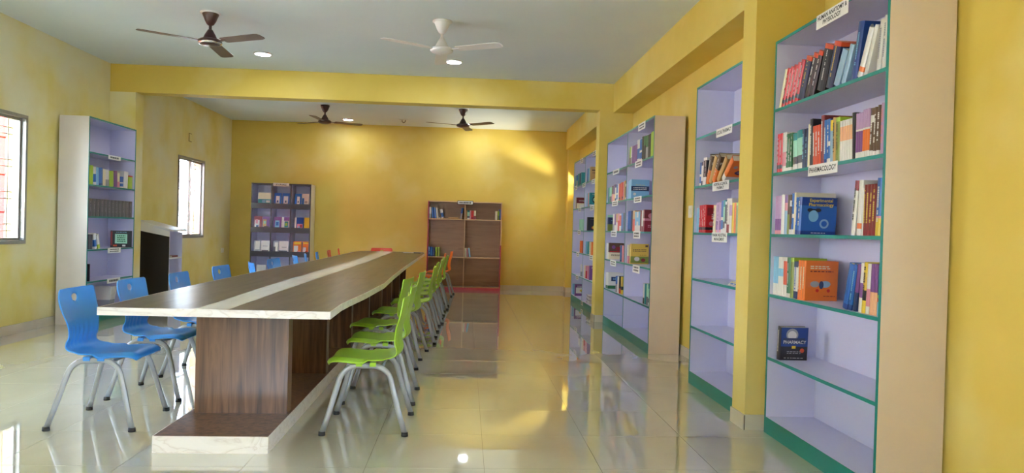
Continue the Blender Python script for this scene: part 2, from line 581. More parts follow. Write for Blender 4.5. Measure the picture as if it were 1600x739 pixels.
for (lx, ly, lab) in ((-2.47, 8.80, 'glowing round ceiling light just behind the front brown fan'),
                      (-0.207, 8.79, 'glowing round ceiling light just behind the white fan'),
                      (-2.30, 13.95, 'glowing round ceiling light above the rear fan over the journal rack side'),
                      (0.05, 13.95, 'glowing round ceiling light above the rear fan over the brown bookcase side')):
    t = thing('ceiling_light', lab, 'light', (lx, ly, ZC), group='round ceiling lights')
    MB().lathe([(0.108, 0), (0.108, -0.008), (0.092, -0.014), (0.09, -0.006)], M_WHITE, 28).build('rim', t)
    MB().lathe([(0.09, -0.006), (0.089, -0.011), (0.0, -0.012)], M_LAMP, 28).build('diffuser', t)
    d = bpy.data.lights.new('downlight', 'AREA')
    d.shape = 'DISK'
    d.size = 0.17
    d.energy = 4
    d.color = (0.90, 0.95, 1.0)
    lo = bpy.data.objects.new('downlight', d)
    C.objects.link(lo)
    lo.location = (lx, ly, ZC - 0.02)


# ---------------------------------------------------------------- ceiling fans
def make_fan(label, loc, angles, m_body, m_blade, ring, plate):
    t = thing('ceiling_fan', label, 'fan', loc, group='ceiling fans')
    if plate:
        MB().lathe([(0, 0), (0.095, 0), (0.095, -0.012), (0, -0.012)], M_WHITEFAN, 24).build('ceiling_plate', t)
    MB().lathe([(0.0, -0.005), (0.075, -0.006), (0.076, -0.02), (0.066, -0.045), (0.05, -0.085), (0.032, -0.115), (0.018, -0.125), (0, -0.126)], m_body, 24).build('canopy', t)
    MB().lathe([(0.0135, -0.11), (0.0135, -0.19)], m_body, 12).build('down_rod', t)
    MB().lathe([(0.0, -0.165), (0.022, -0.165), (0.03, -0.18), (0.05, -0.215), (0.066, -0.25), (0.07, -0.262), (0.0, -0.262)], m_body, 24).build('lower_canopy', t)
    mo = MB().lathe([(0, -0.255), (0.09, -0.257), (0.108, -0.268), (0.112, -0.285), (0.104, -0.300), (0.07, -0.312), (0.05, -0.318), (0, -0.32)], m_body, 30).build('motor', t)
    if ring:
        MB().lathe([(0.1085, -0.290), (0.1095, -0.296), (0.10, -0.306), (0.094, -0.306)], M_CHROME, 30).build('trim_ring', mo)
    for a in angles:
        ar = R(a)
        mb = MB()
        mb.box(0.085, 0.20, -0.018, 0.018, -0.284, -0.278, m_body)
        br = mb.build('blade_arm', t, rot=(0, 0, ar))
        L0, L1 = 0.165, 0.64
        pts = [(L0, -0.05), (L0 + 0.02, -0.058), (L1 - 0.05, -0.066), (L1 - 0.012, -0.055), (L1, -0.03), (L1, 0.03), (L1 - 0.012, 0.055), (L1 - 0.05, 0.066), (L0 + 0.02, 0.058), (L0, 0.05)]
        bl = MB().prism(pts, -0.0025, 0.0025, m_blade).build('blade', t, (0, 0, -0.279), (R(-7), 0, ar))
    return t


make_fan('dark brown three-blade ceiling fan in the front bay with chrome ring, over the table', (-2.515, 7.17, ZC), (93, 213, 333), M_BROWNMETAL, M_BLADE, True, True)
make_fan('white three-blade ceiling fan in the front bay', (-0.287, 7.10, ZC), (93, 213, 333), M_WHITEFAN, M_WHITEFAN, False, True)
make_fan('dark brown ceiling fan beyond the beam on the window side', (-2.427, 12.38, ZC), (23, 143, 263), M_BROWNMETAL, M_BLADE, False, False)
make_fan('dark brown ceiling fan beyond the beam with a white ceiling plate, on the bookcase side', (-0.105, 12.23, ZC), (80, 200, 320), M_BROWNMETAL, M_BLADE, False, True)


# ---------------------------------------------------------------- conference table
def interp(tab, y):
    for (ya, va), (yb, vb) in zip(tab, tab[1:]):
        if y <= yb:
            return va + (vb - va) * (y - ya) / (yb - ya)
    return tab[-1][1]


TL = [(3.95, -1.932), (5.5, -1.985), (8.0, -1.99), (10.0, -1.965), (12.8, -1.98), (13.6, -1.95)]
TRT = [(3.95, -0.722), (4.35, -0.732), (4.6, -0.722), (5.1, -0.692), (6.0, -0.664), (7.0, -0.690), (8.7, -0.716), (11, -0.73), (13.0, -0.735), (13.6, -0.79)]
SL = [(3.95, -1.43), (6.0, -1.482), (9.3, -1.474), (13.6, -1.60)]
SR_ = [(3.95, -1.263), (6.0, -1.28), (9.3, -1.275), (13.6, -1.345)]
tb = thing('conference_table', 'long walnut meeting table with pale centre strip and white marbled edges', 'table', (-1.32, 3.95, 0))
OX, OY = 1.32, -3.95
segs = [3.95, 6.45, 8.9, 11.35, 13.6]


def shifted(p):
    return [(x + OX, y + OY) for x, y in p]


for a, b in zip(segs, segs[1:]):
    ys = [a + 0.0015] + [y for y in (4.35, 4.6, 5.1, 6.0, 6.8, 7.0, 8.0, 8.7, 9.3, 10.3, 11, 12.4, 13.0) if a < y < b] + [b - 0.0015]
    left = [(interp(TL, y), y) for y in ys] + [(interp(SL, y) - 0.001, y) for y in reversed(ys)]
    MB().prism(shifted(left), 0.711, 0.75, M_TOP).build('top_board', tb)
    right = [(interp(SR_, y) + 0.001, y) for y in ys] + [(interp(TRT, y), y) for y in reversed(ys)]
    MB().prism(shifted(right), 0.711, 0.75, M_TOP).build('top_board', tb)
    mid = [(interp(SL, y), y) for y in ys] + [(interp(SR_, y), y) for y in reversed(ys)]
    MB().prism(shifted(mid), 0.711, 0.7503, M_STRIP).build('centre_strip', tb)


def band(name, pts, off):
    """white marbled band along the table edge"""
    mb = MB()
    n = len(pts)
    vs = []
    for (x, y), (dx, dy) in pts:
        for z in (0.709, 0.7508):
            vs.append((x + OX, y + OY, z))
            vs.append((x + OX + dx * off, y + OY + dy * off, z))
    fs = []
    for i in range(n - 1):
        a, b = 4 * i, 4 * (i + 1)
        fs += [(a, b, b + 2, a + 2), (a + 1, a + 3, b + 3, b + 1), (a, a + 1, b + 1, b), (a + 2, b + 2, b + 3, a + 3)]
    fs += [(0, 2, 3, 1), (4 * n - 4, 4 * n - 3, 4 * n - 1, 4 * n - 2)]
    mb.add(vs, fs, M_MARBLE)
    return mb.build(name, tb)


band('edge_band', [((x, 3.95), (0, -1)) for x in (-1.933, -0.719)], 0.004)
band('edge_band', [((interp(TRT, y), y), (1, 0)) for y, _ in TRT], 0.004)
band('edge_band', [((interp(TL, y), y), (-1, 0)) for y, _ in TL], 0.004)
band('edge_band', [((x, 13.6), (0, 1)) for x in (-1.95, -0.79)], 0.004)
MB().box(-1.607 + OX, -1.018 + OX, -0.062, 9.3, 0.0, 0.0895, M_WALNUT).build('base', tb)
bs = MB()
bs.box(-1.610 + OX, -1.015 + OX, -0.066, -0.062, 0.0, 0.0898, M_MARBLE)
bs.build('base_edge', tb)
MB().box(-1.018 + OX, -1.014 + OX, -0.062, 9.3, 0.0, 0.0898, M_MARBLE).build('base_edge', tb)
MB().box(-1.611 + OX, -1.607 + OX, -0.062, 9.3, 0.0, 0.0898, M_MARBLE).build('base_edge', tb)
leg_me = MB().box(-1.571 + OX, -1.035 + OX, 0, 0.10, 0.0896, 0.7105, M_WALNUT).mesh('leg_panel')
for k in range(8):
    link('leg_panel', leg_me, tb, (0, 4.365 + 1.19 * k - 3.95, 0))
mb = MB()
mb.box(-0.06, 0.06, -0.05, 0.05, 0, 0.012, M_DARK)
tag(mb.build('remote_box', None, (-0.87, 13.1, 0.7506)), 'small dark flat box lying at the far end of the table', 'box')
mb = MB()
mb.box(-0.11, 0.11, -0.07, 0.07, 0, 0.004, M_PAPER)
tag(mb.build('paper_sheet', None, (-1.02, 13.25, 0.7506)), 'white paper sheet lying at the far end of the table', 'paper')


# ---------------------------------------------------------------- chairs
def chair_shell_mesh(m):
    # profile: (x towards the front, z, half width)
    prof = [(-0.232, 0.800, 0.178), (-0.231, 0.790, 0.194), (-0.229, 0.765, 0.203), (-0.224, 0.73, 0.207), (-0.215, 0.69, 0.205), (-0.203, 0.65, 0.197), (-0.192, 0.61, 0.184), (-0.185, 0.57, 0.173),
            (-0.184, 0.535, 0.169), (-0.190, 0.50, 0.171), (-0.193, 0.475, 0.175), (-0.186, 0.452, 0.179), (-0.168, 0.435, 0.184), (-0.135, 0.424, 0.190), (-0.09, 0.419, 0.197), (-0.04, 0.418, 0.204),
            (0.02, 0.420, 0.209), (0.08, 0.425, 0.212), (0.13, 0.430, 0.211), (0.175, 0.431, 0.206), (0.20, 0.427, 0.198), (0.218, 0.417, 0.186), (0.228, 0.402, 0.165)]
    # resample
    pts = []
    for i in range(len(prof) - 1):
        for s in range(2):
            f = s / 2
            p0, p1, p2, p3 = prof[max(i - 1, 0)], prof[i], prof[i + 1], prof[min(i + 2, len(prof) - 1)]
            pts.append(tuple(0.5 * (2 * b + (c - a) * f + (2 * a - 5 * b + 4 * c - d) * f * f + (-a + 3 * b - 3 * c + d) * f ** 3) for a, b, c, d in zip(p0, p1, p2, p3)))
    pts.append(prof[-1])
    NU = 30
    bm = bmesh.new()
    grid = []
    for i, (x, z, w) in enumerate(pts):
        a, b = pts[max(i - 1, 0)], pts[min(i + 1, len(pts) - 1)]
        tx, tz = b[0] - a[0], b[1] - a[1]
        l = math.hypot(tx, tz)
        nx, nz = -tz / l, tx / l            # towards the sitter
        row = []
        for k in range(NU + 1):
            u = -1 + 2 * k / NU
            if z > 0.5:
                off = 0.022 * u * u
            elif x > -0.1:
                off = 0.010 * u * u - (0.022 * max(0, abs(u) - 0.75) / 0.25 if x > 0 else 0)
            else:
                off = 0.016 * u * u
            rib = 0.0
            if 0.45 < z < 0.60 and x < -0.15 and abs(u) < 0.82:
                rib = -0.0045 * (0.5 + 0.5 * math.cos(u * PI * 7)) * min(1, (0.60 - z) / 0.03, (z - 0.45) / 0.015)
            row.append(bm.verts.new((x + nx * (off + rib), u * w, z + nz * (off + rib))))
        grid.append(row)
    hc = 0.742
    for i in range(len(pts) - 1):
        for k in range(NU):
            zc = (grid[i][k].co.z + grid[i + 1][k].co.z) / 2
            yc = (grid[i][k].co.y + grid[i][k + 1].co.y) / 2
            if zc > 0.70 and (yc / 0.034) ** 2 + ((zc - hc) / 0.025) ** 2 < 1:
                continue
            bm.faces.new((grid[i][k], grid[i][k + 1], grid[i + 1][k + 1], grid[i + 1][k]))
    bm.verts.ensure_lookup_table()
    loose = [v for v in bm.verts if not v.link_faces]
    bmesh.ops.delete(bm, geom=loose, context='VERTS')
    # round the finger hole a little
    edge = [v for v in bm.verts if v.is_boundary and 0.70 < v.co.z < 0.775 and abs(v.co.y) < 0.06]
    for v in edge:
        a = math.atan2((v.co.z - hc) / 0.024, v.co.y / 0.033)
        v.co.y = 0.034 * math.cos(a) * (1 + 0.25 * max(0, math.sin(a)))
        v.co.z = hc + 0.023 * math.sin(a)
    bmesh.ops.recalc_face_normals(bm, faces=bm.faces)
    bmesh.ops.solidify(bm, geom=bm.faces[:], thickness=0.0065)
    for f in bm.faces:
        f.smooth = True
    me = bpy.data.meshes.new('seat_shell')
    bm.to_mesh(me)
    bm.free()
    me.materials.append(m)
    return me


def leg_mesh(s):
    pts = []
    y0, y1 = s * 0.238, s * 0.190
    ztop = 0.398

    def P(x, z):
        return (x, y0 + (y1 - y0) * z / ztop, z)
    pts.append(P(0.238, 0.012))
    xa, xb = 0.118, -0.112
    # front leg up, bend, across, bend, rear leg down
    c1 = (xa - 0.01, ztop)
    for f in (0.3, 0.6, 0.80):
        pts.append(P(0.238 + (xa + 0.012 - 0.238) * f, ztop * f))
    for k in range(1, 7):
        t = k / 7
        p0, p1, p2 = (0.238 + (xa + 0.012 - 0.238) * 0.82, ztop * 0.82), (xa + 0.004, ztop), (xa - 0.085, ztop)
        pts.append(P((1 - t) ** 2 * p0[0] + 2 * t * (1 - t) * p1[0] + t * t * p2[0], (1 - t) ** 2 * p0[1] + 2 * t * (1 - t) * p1[1] + t * t * p2[1]))
    pts.append(P(0.0, ztop))
    for k in range(1, 7):
        t = k / 7
        p0, p1, p2 = (xb + 0.085, ztop), (xb - 0.004, ztop), (-0.238 + (xb - 0.012 + 0.238) * 0.82, ztop * 0.82)
        pts.append(P((1 - t) ** 2 * p0[0] + 2 * t * (1 - t) * p1[0] + t * t * p2[0], (1 - t) ** 2 * p0[1] + 2 * t * (1 - t) * p1[1] + t * t * p2[1]))
    for f in (0.80, 0.6, 0.3):
        pts.append(P(-0.238 + (xb - 0.012 + 0.238) * f, ztop * f))
    pts.append(P(-0.238, 0.012))
    return MB().tube(pts, 0.0165, 0.011, M_STEEL, 10).mesh('leg_frame')


LEG = {s: leg_mesh(s) for s in (-1, 1)}
CAP = MB().lathe([(0, 0), (0.02, 0), (0.0205, 0.004), (0.019, 0.022), (0, 0.022)], M_FOOT, 14).mesh('foot_cap')
XBAR = MB().tube([(0.09, -0.2, 0.392), (0.09, 0.2, 0.392)], 0.010, 0.010, M_STEEL, 8).mesh('cross_bar')
XBAR2 = MB().tube([(-0.09, -0.2, 0.392), (-0.09, 0.2, 0.392)], 0.010, 0.010, M_STEEL, 8).mesh('cross_bar')


def make_chair(m, prefix):
    t = thing(prefix + '_chair', None, None)
    shell = link('seat_shell', chair_shell_mesh(m), t)
    bk_me = MB().box(-0.018, 0.018, -0.018, 0.018, 0.396, 0.419, m).mesh('seat_bracket')
    for x in (-0.04, 0.04):
        for y in (-0.19, 0.19):
            link('seat_bracket', bk_me, t, (x, y, 0))
    for s in (-1, 1):
        fr = link('leg_frame', LEG[s], t)
        for x in (-0.238, 0.238):
            link('foot_cap', CAP, fr, (x, s * 0.238, 0))
    link('cross_bar', XBAR, t)
    link('cross_bar', XBAR2, t)
    return t


def copy_tree(o, parent=None):
    c = o.copy()
    C.objects.link(c)
    if parent is not None:
        c.parent = parent
    for chd in list(o.children):
        copy_tree(chd, c)
    return c


ORD = ['first', 'second', 'third', 'fourth', 'fifth', 'sixth', 'seventh', 'eighth', 'ninth', 'tenth', 'eleventh', 'twelfth', 'thirteenth', 'fourteenth', 'fifteenth', 'sixteenth', 'seventeenth', 'eighteenth',
       'nineteenth', 'twentieth', 'twenty-first', 'twenty-second', 'twenty-third', 'twenty-fourth', 'twenty-fifth', 'twenty-sixth', 'twenty-seventh', 'twenty-eighth', 'twenty-ninth', 'thirtieth',
       'thirty-first', 'thirty-second', 'thirty-third', 'thirty-fourth', 'thirty-fifth', 'thirty-sixth', 'thirty-seventh', 'thirty-eighth', 'thirty-ninth', 'fortieth']


def place_chairs(m, prefix, spots, group):
    proto = make_chair(m, prefix)
    for i, (x, y, rz, lab) in enumerate(spots):
        o = proto if i == 0 else copy_tree(proto)
        o.location = (x, y, 0)
        o.rotation_euler = (0, 0, R(rz))
        tag(o, lab, 'chair', group)


blue = [(-2.125, 4.515, 0), (-2.135, 5.245, -2), (-2.10, 6.0, 0), (-2.12, 7.05, -4), (-2.06, 7.86, 24), (-2.06, 8.70, -6), (-2.06, 9.80, 22), (-2.05, 10.42, 14), (-2.02, 11.05, 8)]
place_chairs(M_BLUE, 'blue', [(x, y, r, 'blue plastic chair, %s from the front end of the long table' % ORD[i] if i else 'blue plastic chair at the front corner of the table, fully in view') for i, (x, y, r) in enumerate(blue)], 'blue chairs along the window side of the table')
green = [(-0.565, 4.475, 180), (-0.575, 5.215, 180), (-0.665, 6.00, 172), (-0.61, 6.90, 176), (-0.54, 7.80, 181), (-0.54, 8.72, 180), (-0.52, 9.42, 182), (-0.52, 10.28, 180), (-0.49, 11.03, 180)]
place_chairs(M_GREEN, 'green', [(x, y, r, 'lime green plastic chair, %s from the front end of the long table' % ORD[i] if i else 'lime green plastic chair at the front corner of the table, fully in view') for i, (x, y, r) in enumerate(green)], 'lime green chairs along the aisle side of the table')
place_chairs(M_RED, 'red', [(-2.02, 11.98, 4, 'red plastic chair on the window side, next after the last blue chair'),
                           (-2.02, 12.93, 10, 'red plastic chair on the window side, the one nearer the far table end'),
                           (-1.60, 13.72, -90, 'red plastic chair standing alone at the far end of the table')], 'red chairs at the far end of the table')
place_chairs(M_ORANGE, 'orange', [(-0.55, 12.0, 180, 'orange plastic chair just beyond the last green chair, mostly hidden'),
                                 (-0.46, 13.15, 176, 'orange plastic chair in front of the brown bookcase, at the row end')], 'orange chairs at the end of the green row')

# ---------------------------------------------------------------- shelving units
LEVELS_R = [0.10, 0.475, 0.865, 1.238, 1.615, 2.010]
LEVELS_L = [0.115, 0.488, 0.858, 1.241, 1.607, 1.980]
ED = 0.0025


def shelf_unit(label, loc, rz, W, D, H, bays, levels, tags, m_out=None):
    m_out = m_out or M_SHELFWARMLIT
    t = thing('bookcase', label, 'bookcase', loc, rz, 'teal edged bookcases')
    pt = 0.018
    # inner face of the side panel is lavender like the rest of the inside
    xs = [0.0, W - pt]
    for x in xs:
        mb = MB()
        outer, inner = (x, x + 0.004) if x == 0 else (x + pt - 0.004, x + pt), (x + 0.004, x + pt) if x == 0 else (x, x + pt - 0.004)
        mb.box(outer[0], outer[1], 0, D, 0, H, m_out)
        mb.box(inner[0], inner[1], 0, D, 0, H, M_SHELFIN)
        p = mb.build('side_panel', t)
        boxo('edge_band', p, x, x + pt, -ED, 0, 0, H, M_TEAL)
    iw = (W - pt * (bays + 1)) / bays
    for b in range(1, bays):
        xd = b * (iw + pt)
        p = boxo('divider', t, xd, xd + pt, 0, D - 0.008, 0.0, H - pt, M_SHELFIN)
        boxo('edge_band', p, xd, xd + pt, -ED, 0, 0, H, M_TEAL)
    boxo('back_panel', t, pt, W - pt, D - 0.008, D, 0, H - pt, M_SHELFIN)
    p = boxo('top_panel', t, pt, W - pt, 0, D, H - pt, H, M_SHELFIN)
    boxo('edge_band', p, pt, W - pt, -ED, 0, H - pt, H, M_TEAL)
    sm = MB().box(0, iw, 0, D - 0.009, -0.018, 0, M_SHELFIN).mesh('shelf')
    em = MB().box(0, iw, -ED, 0, -0.018, 0, M_TEAL).mesh('edge_band')
    for b in range(bays):
        xb = pt + b * (iw + pt)
        for z in levels:
            s = link('shelf', sm, t, (xb, 0, z))
            link('edge_band', em, s)
        boxo('plinth', t, xb, xb + iw, -ED, 0.012, 0, levels[0] - 0.018, M_TEAL)
    for i, (lx0, lx1, z0, z1, text) in enumerate(tags):
        lb = boxo('shelf_label', t, lx0, lx1, -ED - 0.0022, -ED - 0.0002, z0, z1, M_PAPER)
        w, h = lx1 - lx0, z1 - z0
        if isinstance(text, str):
            n = text.count('\n') + 1
            me = text_mesh(text, h * (0.62 if n == 1 else 0.43), M_INK, bold=0.0007)
            xsz = [v.co.x for v in me.vertices]
            tw = max(xsz) - min(xsz)
            sx = min(1.0, w * 0.92 / tw)
            o = link('lettering', me, lb, ((lx0 + lx1) / 2, -ED - 0.0030, (z0 + z1) / 2), (PI / 2, 0, 0))
            o.scale = (sx, 1, 1)
        else:
            link('lettering', dash_text(text, w * 0.7, h * 0.75, M_INK, i), lb, ((lx0 + lx1) / 2, -ED - 0.0030, (z0 + z1) / 2), (PI / 2, 0, 0))
    return t


def right_tags(yfar, spans):
    return [(yfar - a, yfar - b, z0, z1, s) for a, b, z0, z1, s in spans]


UA = ((1.893, 4.408, 0), -PI / 2, 1.228)
UC = ((1.863, 5.857, 0), -PI / 2, 1.186)
UD = ((1.870, 9.660, 0), -PI / 2, 2.443)
UE = ((1.895, 12.840, 0), -PI / 2, 2.440)
UL = ((-4.310, 8.530, 0), PI / 2, 1.170)
shelf_unit('tall bookcase nearest the camera marked PHARMACOLOGY, in front of the pillar', *UA, 0.315, 2.432, 1, LEVELS_R,
           right_tags(4.408, [(3.876, 3.545, 2.360, 2.437, 'HUMAN ANATOMY &\nPHYSIOLOGY'), (3.919, 3.602, 1.560, 1.621, 'PHARMACOLOGY')]))
shelf_unit('narrow tall bookcase marked SOCIAL PHARMACY, partly hidden beyond the pillar', *UC, 0.315, 2.425, 1, LEVELS_R,
           right_tags(5.857, [(5.352, 5.028, 1.952, 2.014, 'SOCIAL PHARMACY'), (5.403, 5.058, 1.552, 1.619, 'HOSPITAL & CLINICAL\nPHARMACY'), (5.383, 5.065, 1.170, 1.242, 'PHARM. INDUSTRIAL\nMANAGEMENT')]))
shelf_unit('wide double bookcase with a pale end panel, between the second pillar and the switch', *UD, 0.315, 2.415, 2, LEVELS_R,
           right_tags(9.660, [(7.908, 7.597, 2.340, 2.418, 2), (8.010, 7.690, 1.945, 2.018, 2), (9.249, 8.864, 1.955, 2.018, 1), (8.022, 7.672, 1.555, 1.622, 2), (9.234, 8.886, 1.555, 1.622, 2), (8.003, 7.682, 1.160, 1.243, 2),
                              (9.259, 8.909, 1.165, 1.243, 2), (9.246, 8.896, 0.795, 0.870, 2), (7.984, 7.667, 0.785, 0.870, 2)]))
shelf_unit('rearmost wide bookcase on the aisle wall, beyond the second pillar', *UE, 0.315, 2.44, 2, LEVELS_R,
           right_tags(12.84, [(12.16, 11.864, 2.365, 2.44, 2), (10.923, 10.656, 2.365, 2.44, 2), (12.736, 12.445, 1.945, 2.015, 2), (11.853, 11.538, 1.945, 2.015, 2), (10.966, 10.644, 1.945, 2.015, 2), (12.225, 11.924, 1.55, 1.62, 2),
                              (11.044, 10.744, 1.55, 1.62, 2), (12.221, 11.92, 1.17, 1.243, 2), (12.29, 12.02, 0.795, 0.87, 2), (10.97, 10.672, 0.795, 0.87, 2), (12.29, 12.018, 0.405, 0.48, 2), (11.668, 11.472, 0.035, 0.10, 2)]))
shelf_unit('tall bookcase on the window side wall with a white end panel', *UL, 0.328, 2.38, 1, LEVELS_L,
           [(8.978 - 8.53, 9.285 - 8.53, 1.935, 1.986, 1), (9.013 - 8.53, 9.340 - 8.53, 0.800, 0.864, 2), (9.015 - 8.53, 9.341 - 8.53, 0.432, 0.492, 1)], M_SHELFOUT)

# ---------------------------------------------------------------- books
PAL = dict(red='c8202a', navy='26365e', black='24222a', white='dcd8d4', cream='e2d8b8', gold='d8b44a', green='2c6c44', teal='2a8a92', sky='7fb6d8', blue='2a64b4', royal='1c3f86', lilac='b894be', purple='7a4a8c',
           orange='e2742c', redorange='d4502e', maroon='7c2a2e', tan='c49a62', brown='5c4232', olive='7c8a3a', pink='d68a9a', lime='a2c23c', grey='9a9aa0', charcoal='5a5a62', mint='9ed2bc', yellow='e2c23a', peach='e8b088',
           dkred='8a2230', paleblue='8fb0cc', violet='5a4068')


def bm_(k):
    return mat('print_' + k, tuple(int(PAL[k][i:i + 2], 16) for i in (0, 2, 4)), 0.32, vary=0.03, scale=40)


# colour key: (words, bands from the foot of the book upwards as (height fraction, colour))
BK = {
    'cream': ('cream', [(1, 'cream')]), 'red': ('red', [(0.10, 'red'), (0.20, 'black'), (1, 'red')]), 'navyredtop': ('navy blue red-topped', [(0.9, 'navy'), (1, 'redorange')]),
    'blackredtop': ('black red-topped', [(0.9, 'black'), (1, 'redorange')]), 'paleblue': ('pale blue', [(1, 'paleblue')]), 'royal': ('dark blue', [(1, 'royal')]),
    'whiteorange': ('white and orange', [(0.12, 'white'), (0.22, 'orange'), (1, 'white')]), 'white': ('white', [(1, 'white')]), 'blackorange': ('black, orange and white', [(0.45, 'white'), (0.58, 'orange'), (1, 'black')]),
    'whitepink': ('white and pink', [(0.15, 'white'), (0.5, 'pink'), (1, 'white')]), 'green': ('dark green', [(0.1, 'white'), (1, 'green')]), 'tealwhite': ('teal and white', [(0.15, 'white'), (0.35, 'charcoal'), (0.8, 'mint'), (1, 'teal')]),
    'navy': ('navy blue', [(1, 'navy')]), 'black': ('black', [(1, 'black')]), 'redorange': ('red-orange', [(1, 'redorange')]), 'maroon': ('maroon', [(0.1, 'dkred'), (1, 'maroon')]), 'blue': ('blue', [(0.12, 'royal'), (1, 'blue')]),
    'bluewhite': ('blue and white', [(0.12, 'white'), (0.4, 'blue'), (0.5, 'white'), (1, 'blue')]), 'yellowblue': ('yellow and pale blue', [(0.75, 'paleblue'), (1, 'yellow')]), 'tan': ('tan', [(1, 'tan')]), 'olive': ('olive green', [(0.9, 'olive'), (1, 'lime')]),
    'whitepinktext': ('white and pale pink', [(0.5, 'white'), (0.85, 'peach'), (1, 'white')]), 'lilacpurple': ('lilac and purple', [(0.14, 'white'), (0.6, 'purple'), (0.64, 'white'), (1, 'lilac')]),
    'lilacorange': ('lilac and orange', [(0.14, 'white'), (0.58, 'orange'), (0.62, 'white'), (1, 'lilac')]), 'brownwhite': ('brown and white', [(0.12, 'white'), (0.7, 'brown'), (0.85, 'white'), (1, 'brown')]), 'brown': ('brown', [(0.1, 'white'), (1, 'brown')]),
    'lilac': ('lilac', [(1, 'lilac')]), 'purplelilac': ('purple and lilac', [(0.1, 'pink'), (0.4, 'purple'), (1, 'lilac')]), 'skypink': ('pale blue and pink', [(0.6, 'paleblue'), (0.8, 'pink'), (1, 'purple')]), 'greenbrown': ('green and brown', [(0.5, 'olive'), (1, 'brown')]),
    'expharm': ('blue EXPERIMENTAL PHARMACOLOGY', [(0.1, 'royal'), (0.78, 'blue'), (1, 'royal')]), 'whiteredtop': ('white red-topped', [(0.82, 'white'), (1, 'dkred')]), 'blueyellow': ('blue and yellow', [(0.3, 'yellow'), (0.34, 'pink'), (1, 'blue')]),
    'whitetealred': ('white, teal and red', [(0.15, 'teal'), (0.35, 'peach'), (0.62, 'white'), (0.66, 'red'), (0.92, 'white'), (1, 'blue')]), 'skywhite': ('pale blue and white', [(0.3, 'white'), (1, 'sky')]), 'whitesky': ('white and pale blue', [(0.5, 'white'), (0.7, 'sky'), (1, 'white')]),
    'redwhite': ('red and white', [(0.3, 'white'), (0.9, 'redorange'), (1, 'white')]), 'whitenavy': ('white and navy', [(0.2, 'navy'), (0.85, 'white'), (1, 'navy')]), 'orange': ('orange', [(1, 'orange')]), 'navypurple': ('navy and purple', [(0.4, 'navy'), (1, 'purple')]),
    'whitepurple': ('white and purple', [(0.3, 'white'), (0.6, 'purple'), (1, 'white')]), 'yellowblack': ('yellow and black', [(0.25, 'yellow'), (0.45, 'black'), (0.8, 'gold'), (1, 'yellow')]), 'purplepeach': ('purple and peach', [(0.45, 'peach'), (1, 'purple')]),
    'bluelime': ('blue and lime', [(0.28, 'sky'), (0.36, 'redorange'), (0.42, 'lime'), (1, 'royal')]), 'pharmacy': ('black and blue PHARMACY', [(1, 'black')]), 'blackwhite': ('black and white', [(0.3, 'white'), (0.9, 'black'), (1, 'white')]),
    'brownorange': ('brown and orange', [(0.5, 'orange'), (1, 'brown')]), 'orangewhite': ('orange and white', [(0.25, 'white'), (1, 'orange')]), 'skyblue': ('sky blue', [(1, 'sky')]), 'whitered': ('white and red', [(0.25, 'dkred'), (1, 'white')]),
    'whitelilac': ('white and lilac', [(0.5, 'white'), (0.8, 'lilac'), (1, 'white')]), 'yellow': ('yellow', [(1, 'yellow')]), 'teal': ('teal', [(1, 'teal')]), 'greengrey': ('grey-green', [(0.4, 'charcoal'), (1, 'mint')]), 'pinkbrown': ('pink and brown', [(0.5, 'pink'), (1, 'brown')]),
    'pink': ('pink', [(1, 'pink')]), 'bluegreen': ('blue and green', [(0.42, 'olive'), (0.85, 'navy'), (1, 'mint')]), 'whitegrey': ('white and grey', [(0.4, 'grey'), (1, 'white')]), 'purplewhite': ('purple and white', [(0.35, 'white'), (1, 'purple')]),
    'tanwhite': ('tan and white', [(0.5, 'white'), (1, 'tan')]), 'pinkred': ('pink and red', [(0.6, 'red'), (1, 'pink')]), 'tanred': ('tan and red', [(0.6, 'redorange'), (1, 'tan')]), 'maroonpink': ('maroon and pink', [(0.5, 'dkred'), (0.6, 'pink'), (1, 'maroon')]),
    'darkcream': ('dark brown and cream', [(0.42, 'cream'), (1, 'brown')]), 'pinkcream': ('pinkish cream', [(0.4, 'pink'), (1, 'cream')]), 'gold': ('golden yellow', [(1, 'gold')]), 'whitegreen': ('white and green', [(0.2, 'green'), (1, 'white')]), 'bluegrey': ('grey-blue', [(0.5, 'grey'), (1, 'blue')]),
    'blackred': ('black and red', [(0.3, 'redorange'), (1, 'black')]), 'whitedark': ('white and black', [(0.3, 'black'), (1, 'white')]), 'limebrown': ('brown and lime', [(0.4, 'brown'), (1, 'lime')]), 'purple': ('purple', [(1, 'purple')]),
    'whiteblue': ('white and blue', [(0.15, 'white'), (0.6, 'blue'), (1, 'white')]), 'greenblack': ('green and black', [(0.6, 'black'), (1, 'green')]), 'greygreen': ('grey and green', [(0.5, 'grey'), (1, 'green')]), 'lime': ('lime green', [(1, 'lime')]), 'mint': ('mint green', [(1, 'mint')]),
    'limered': ('lime red-topped', [(0.9, 'lime'), (1, 'red')]), 'charcoal': ('dark grey', [(1, 'charcoal')]), 'limewhite': ('lime and white', [(0.3, 'lime'), (1, 'white')]), 'creamred': ('cream and red', [(0.4, 'dkred'), (1, 'cream')]), 'limegreen': ('lime and dark green', [(0.5, 'olive'), (1, 'lime')]),
}


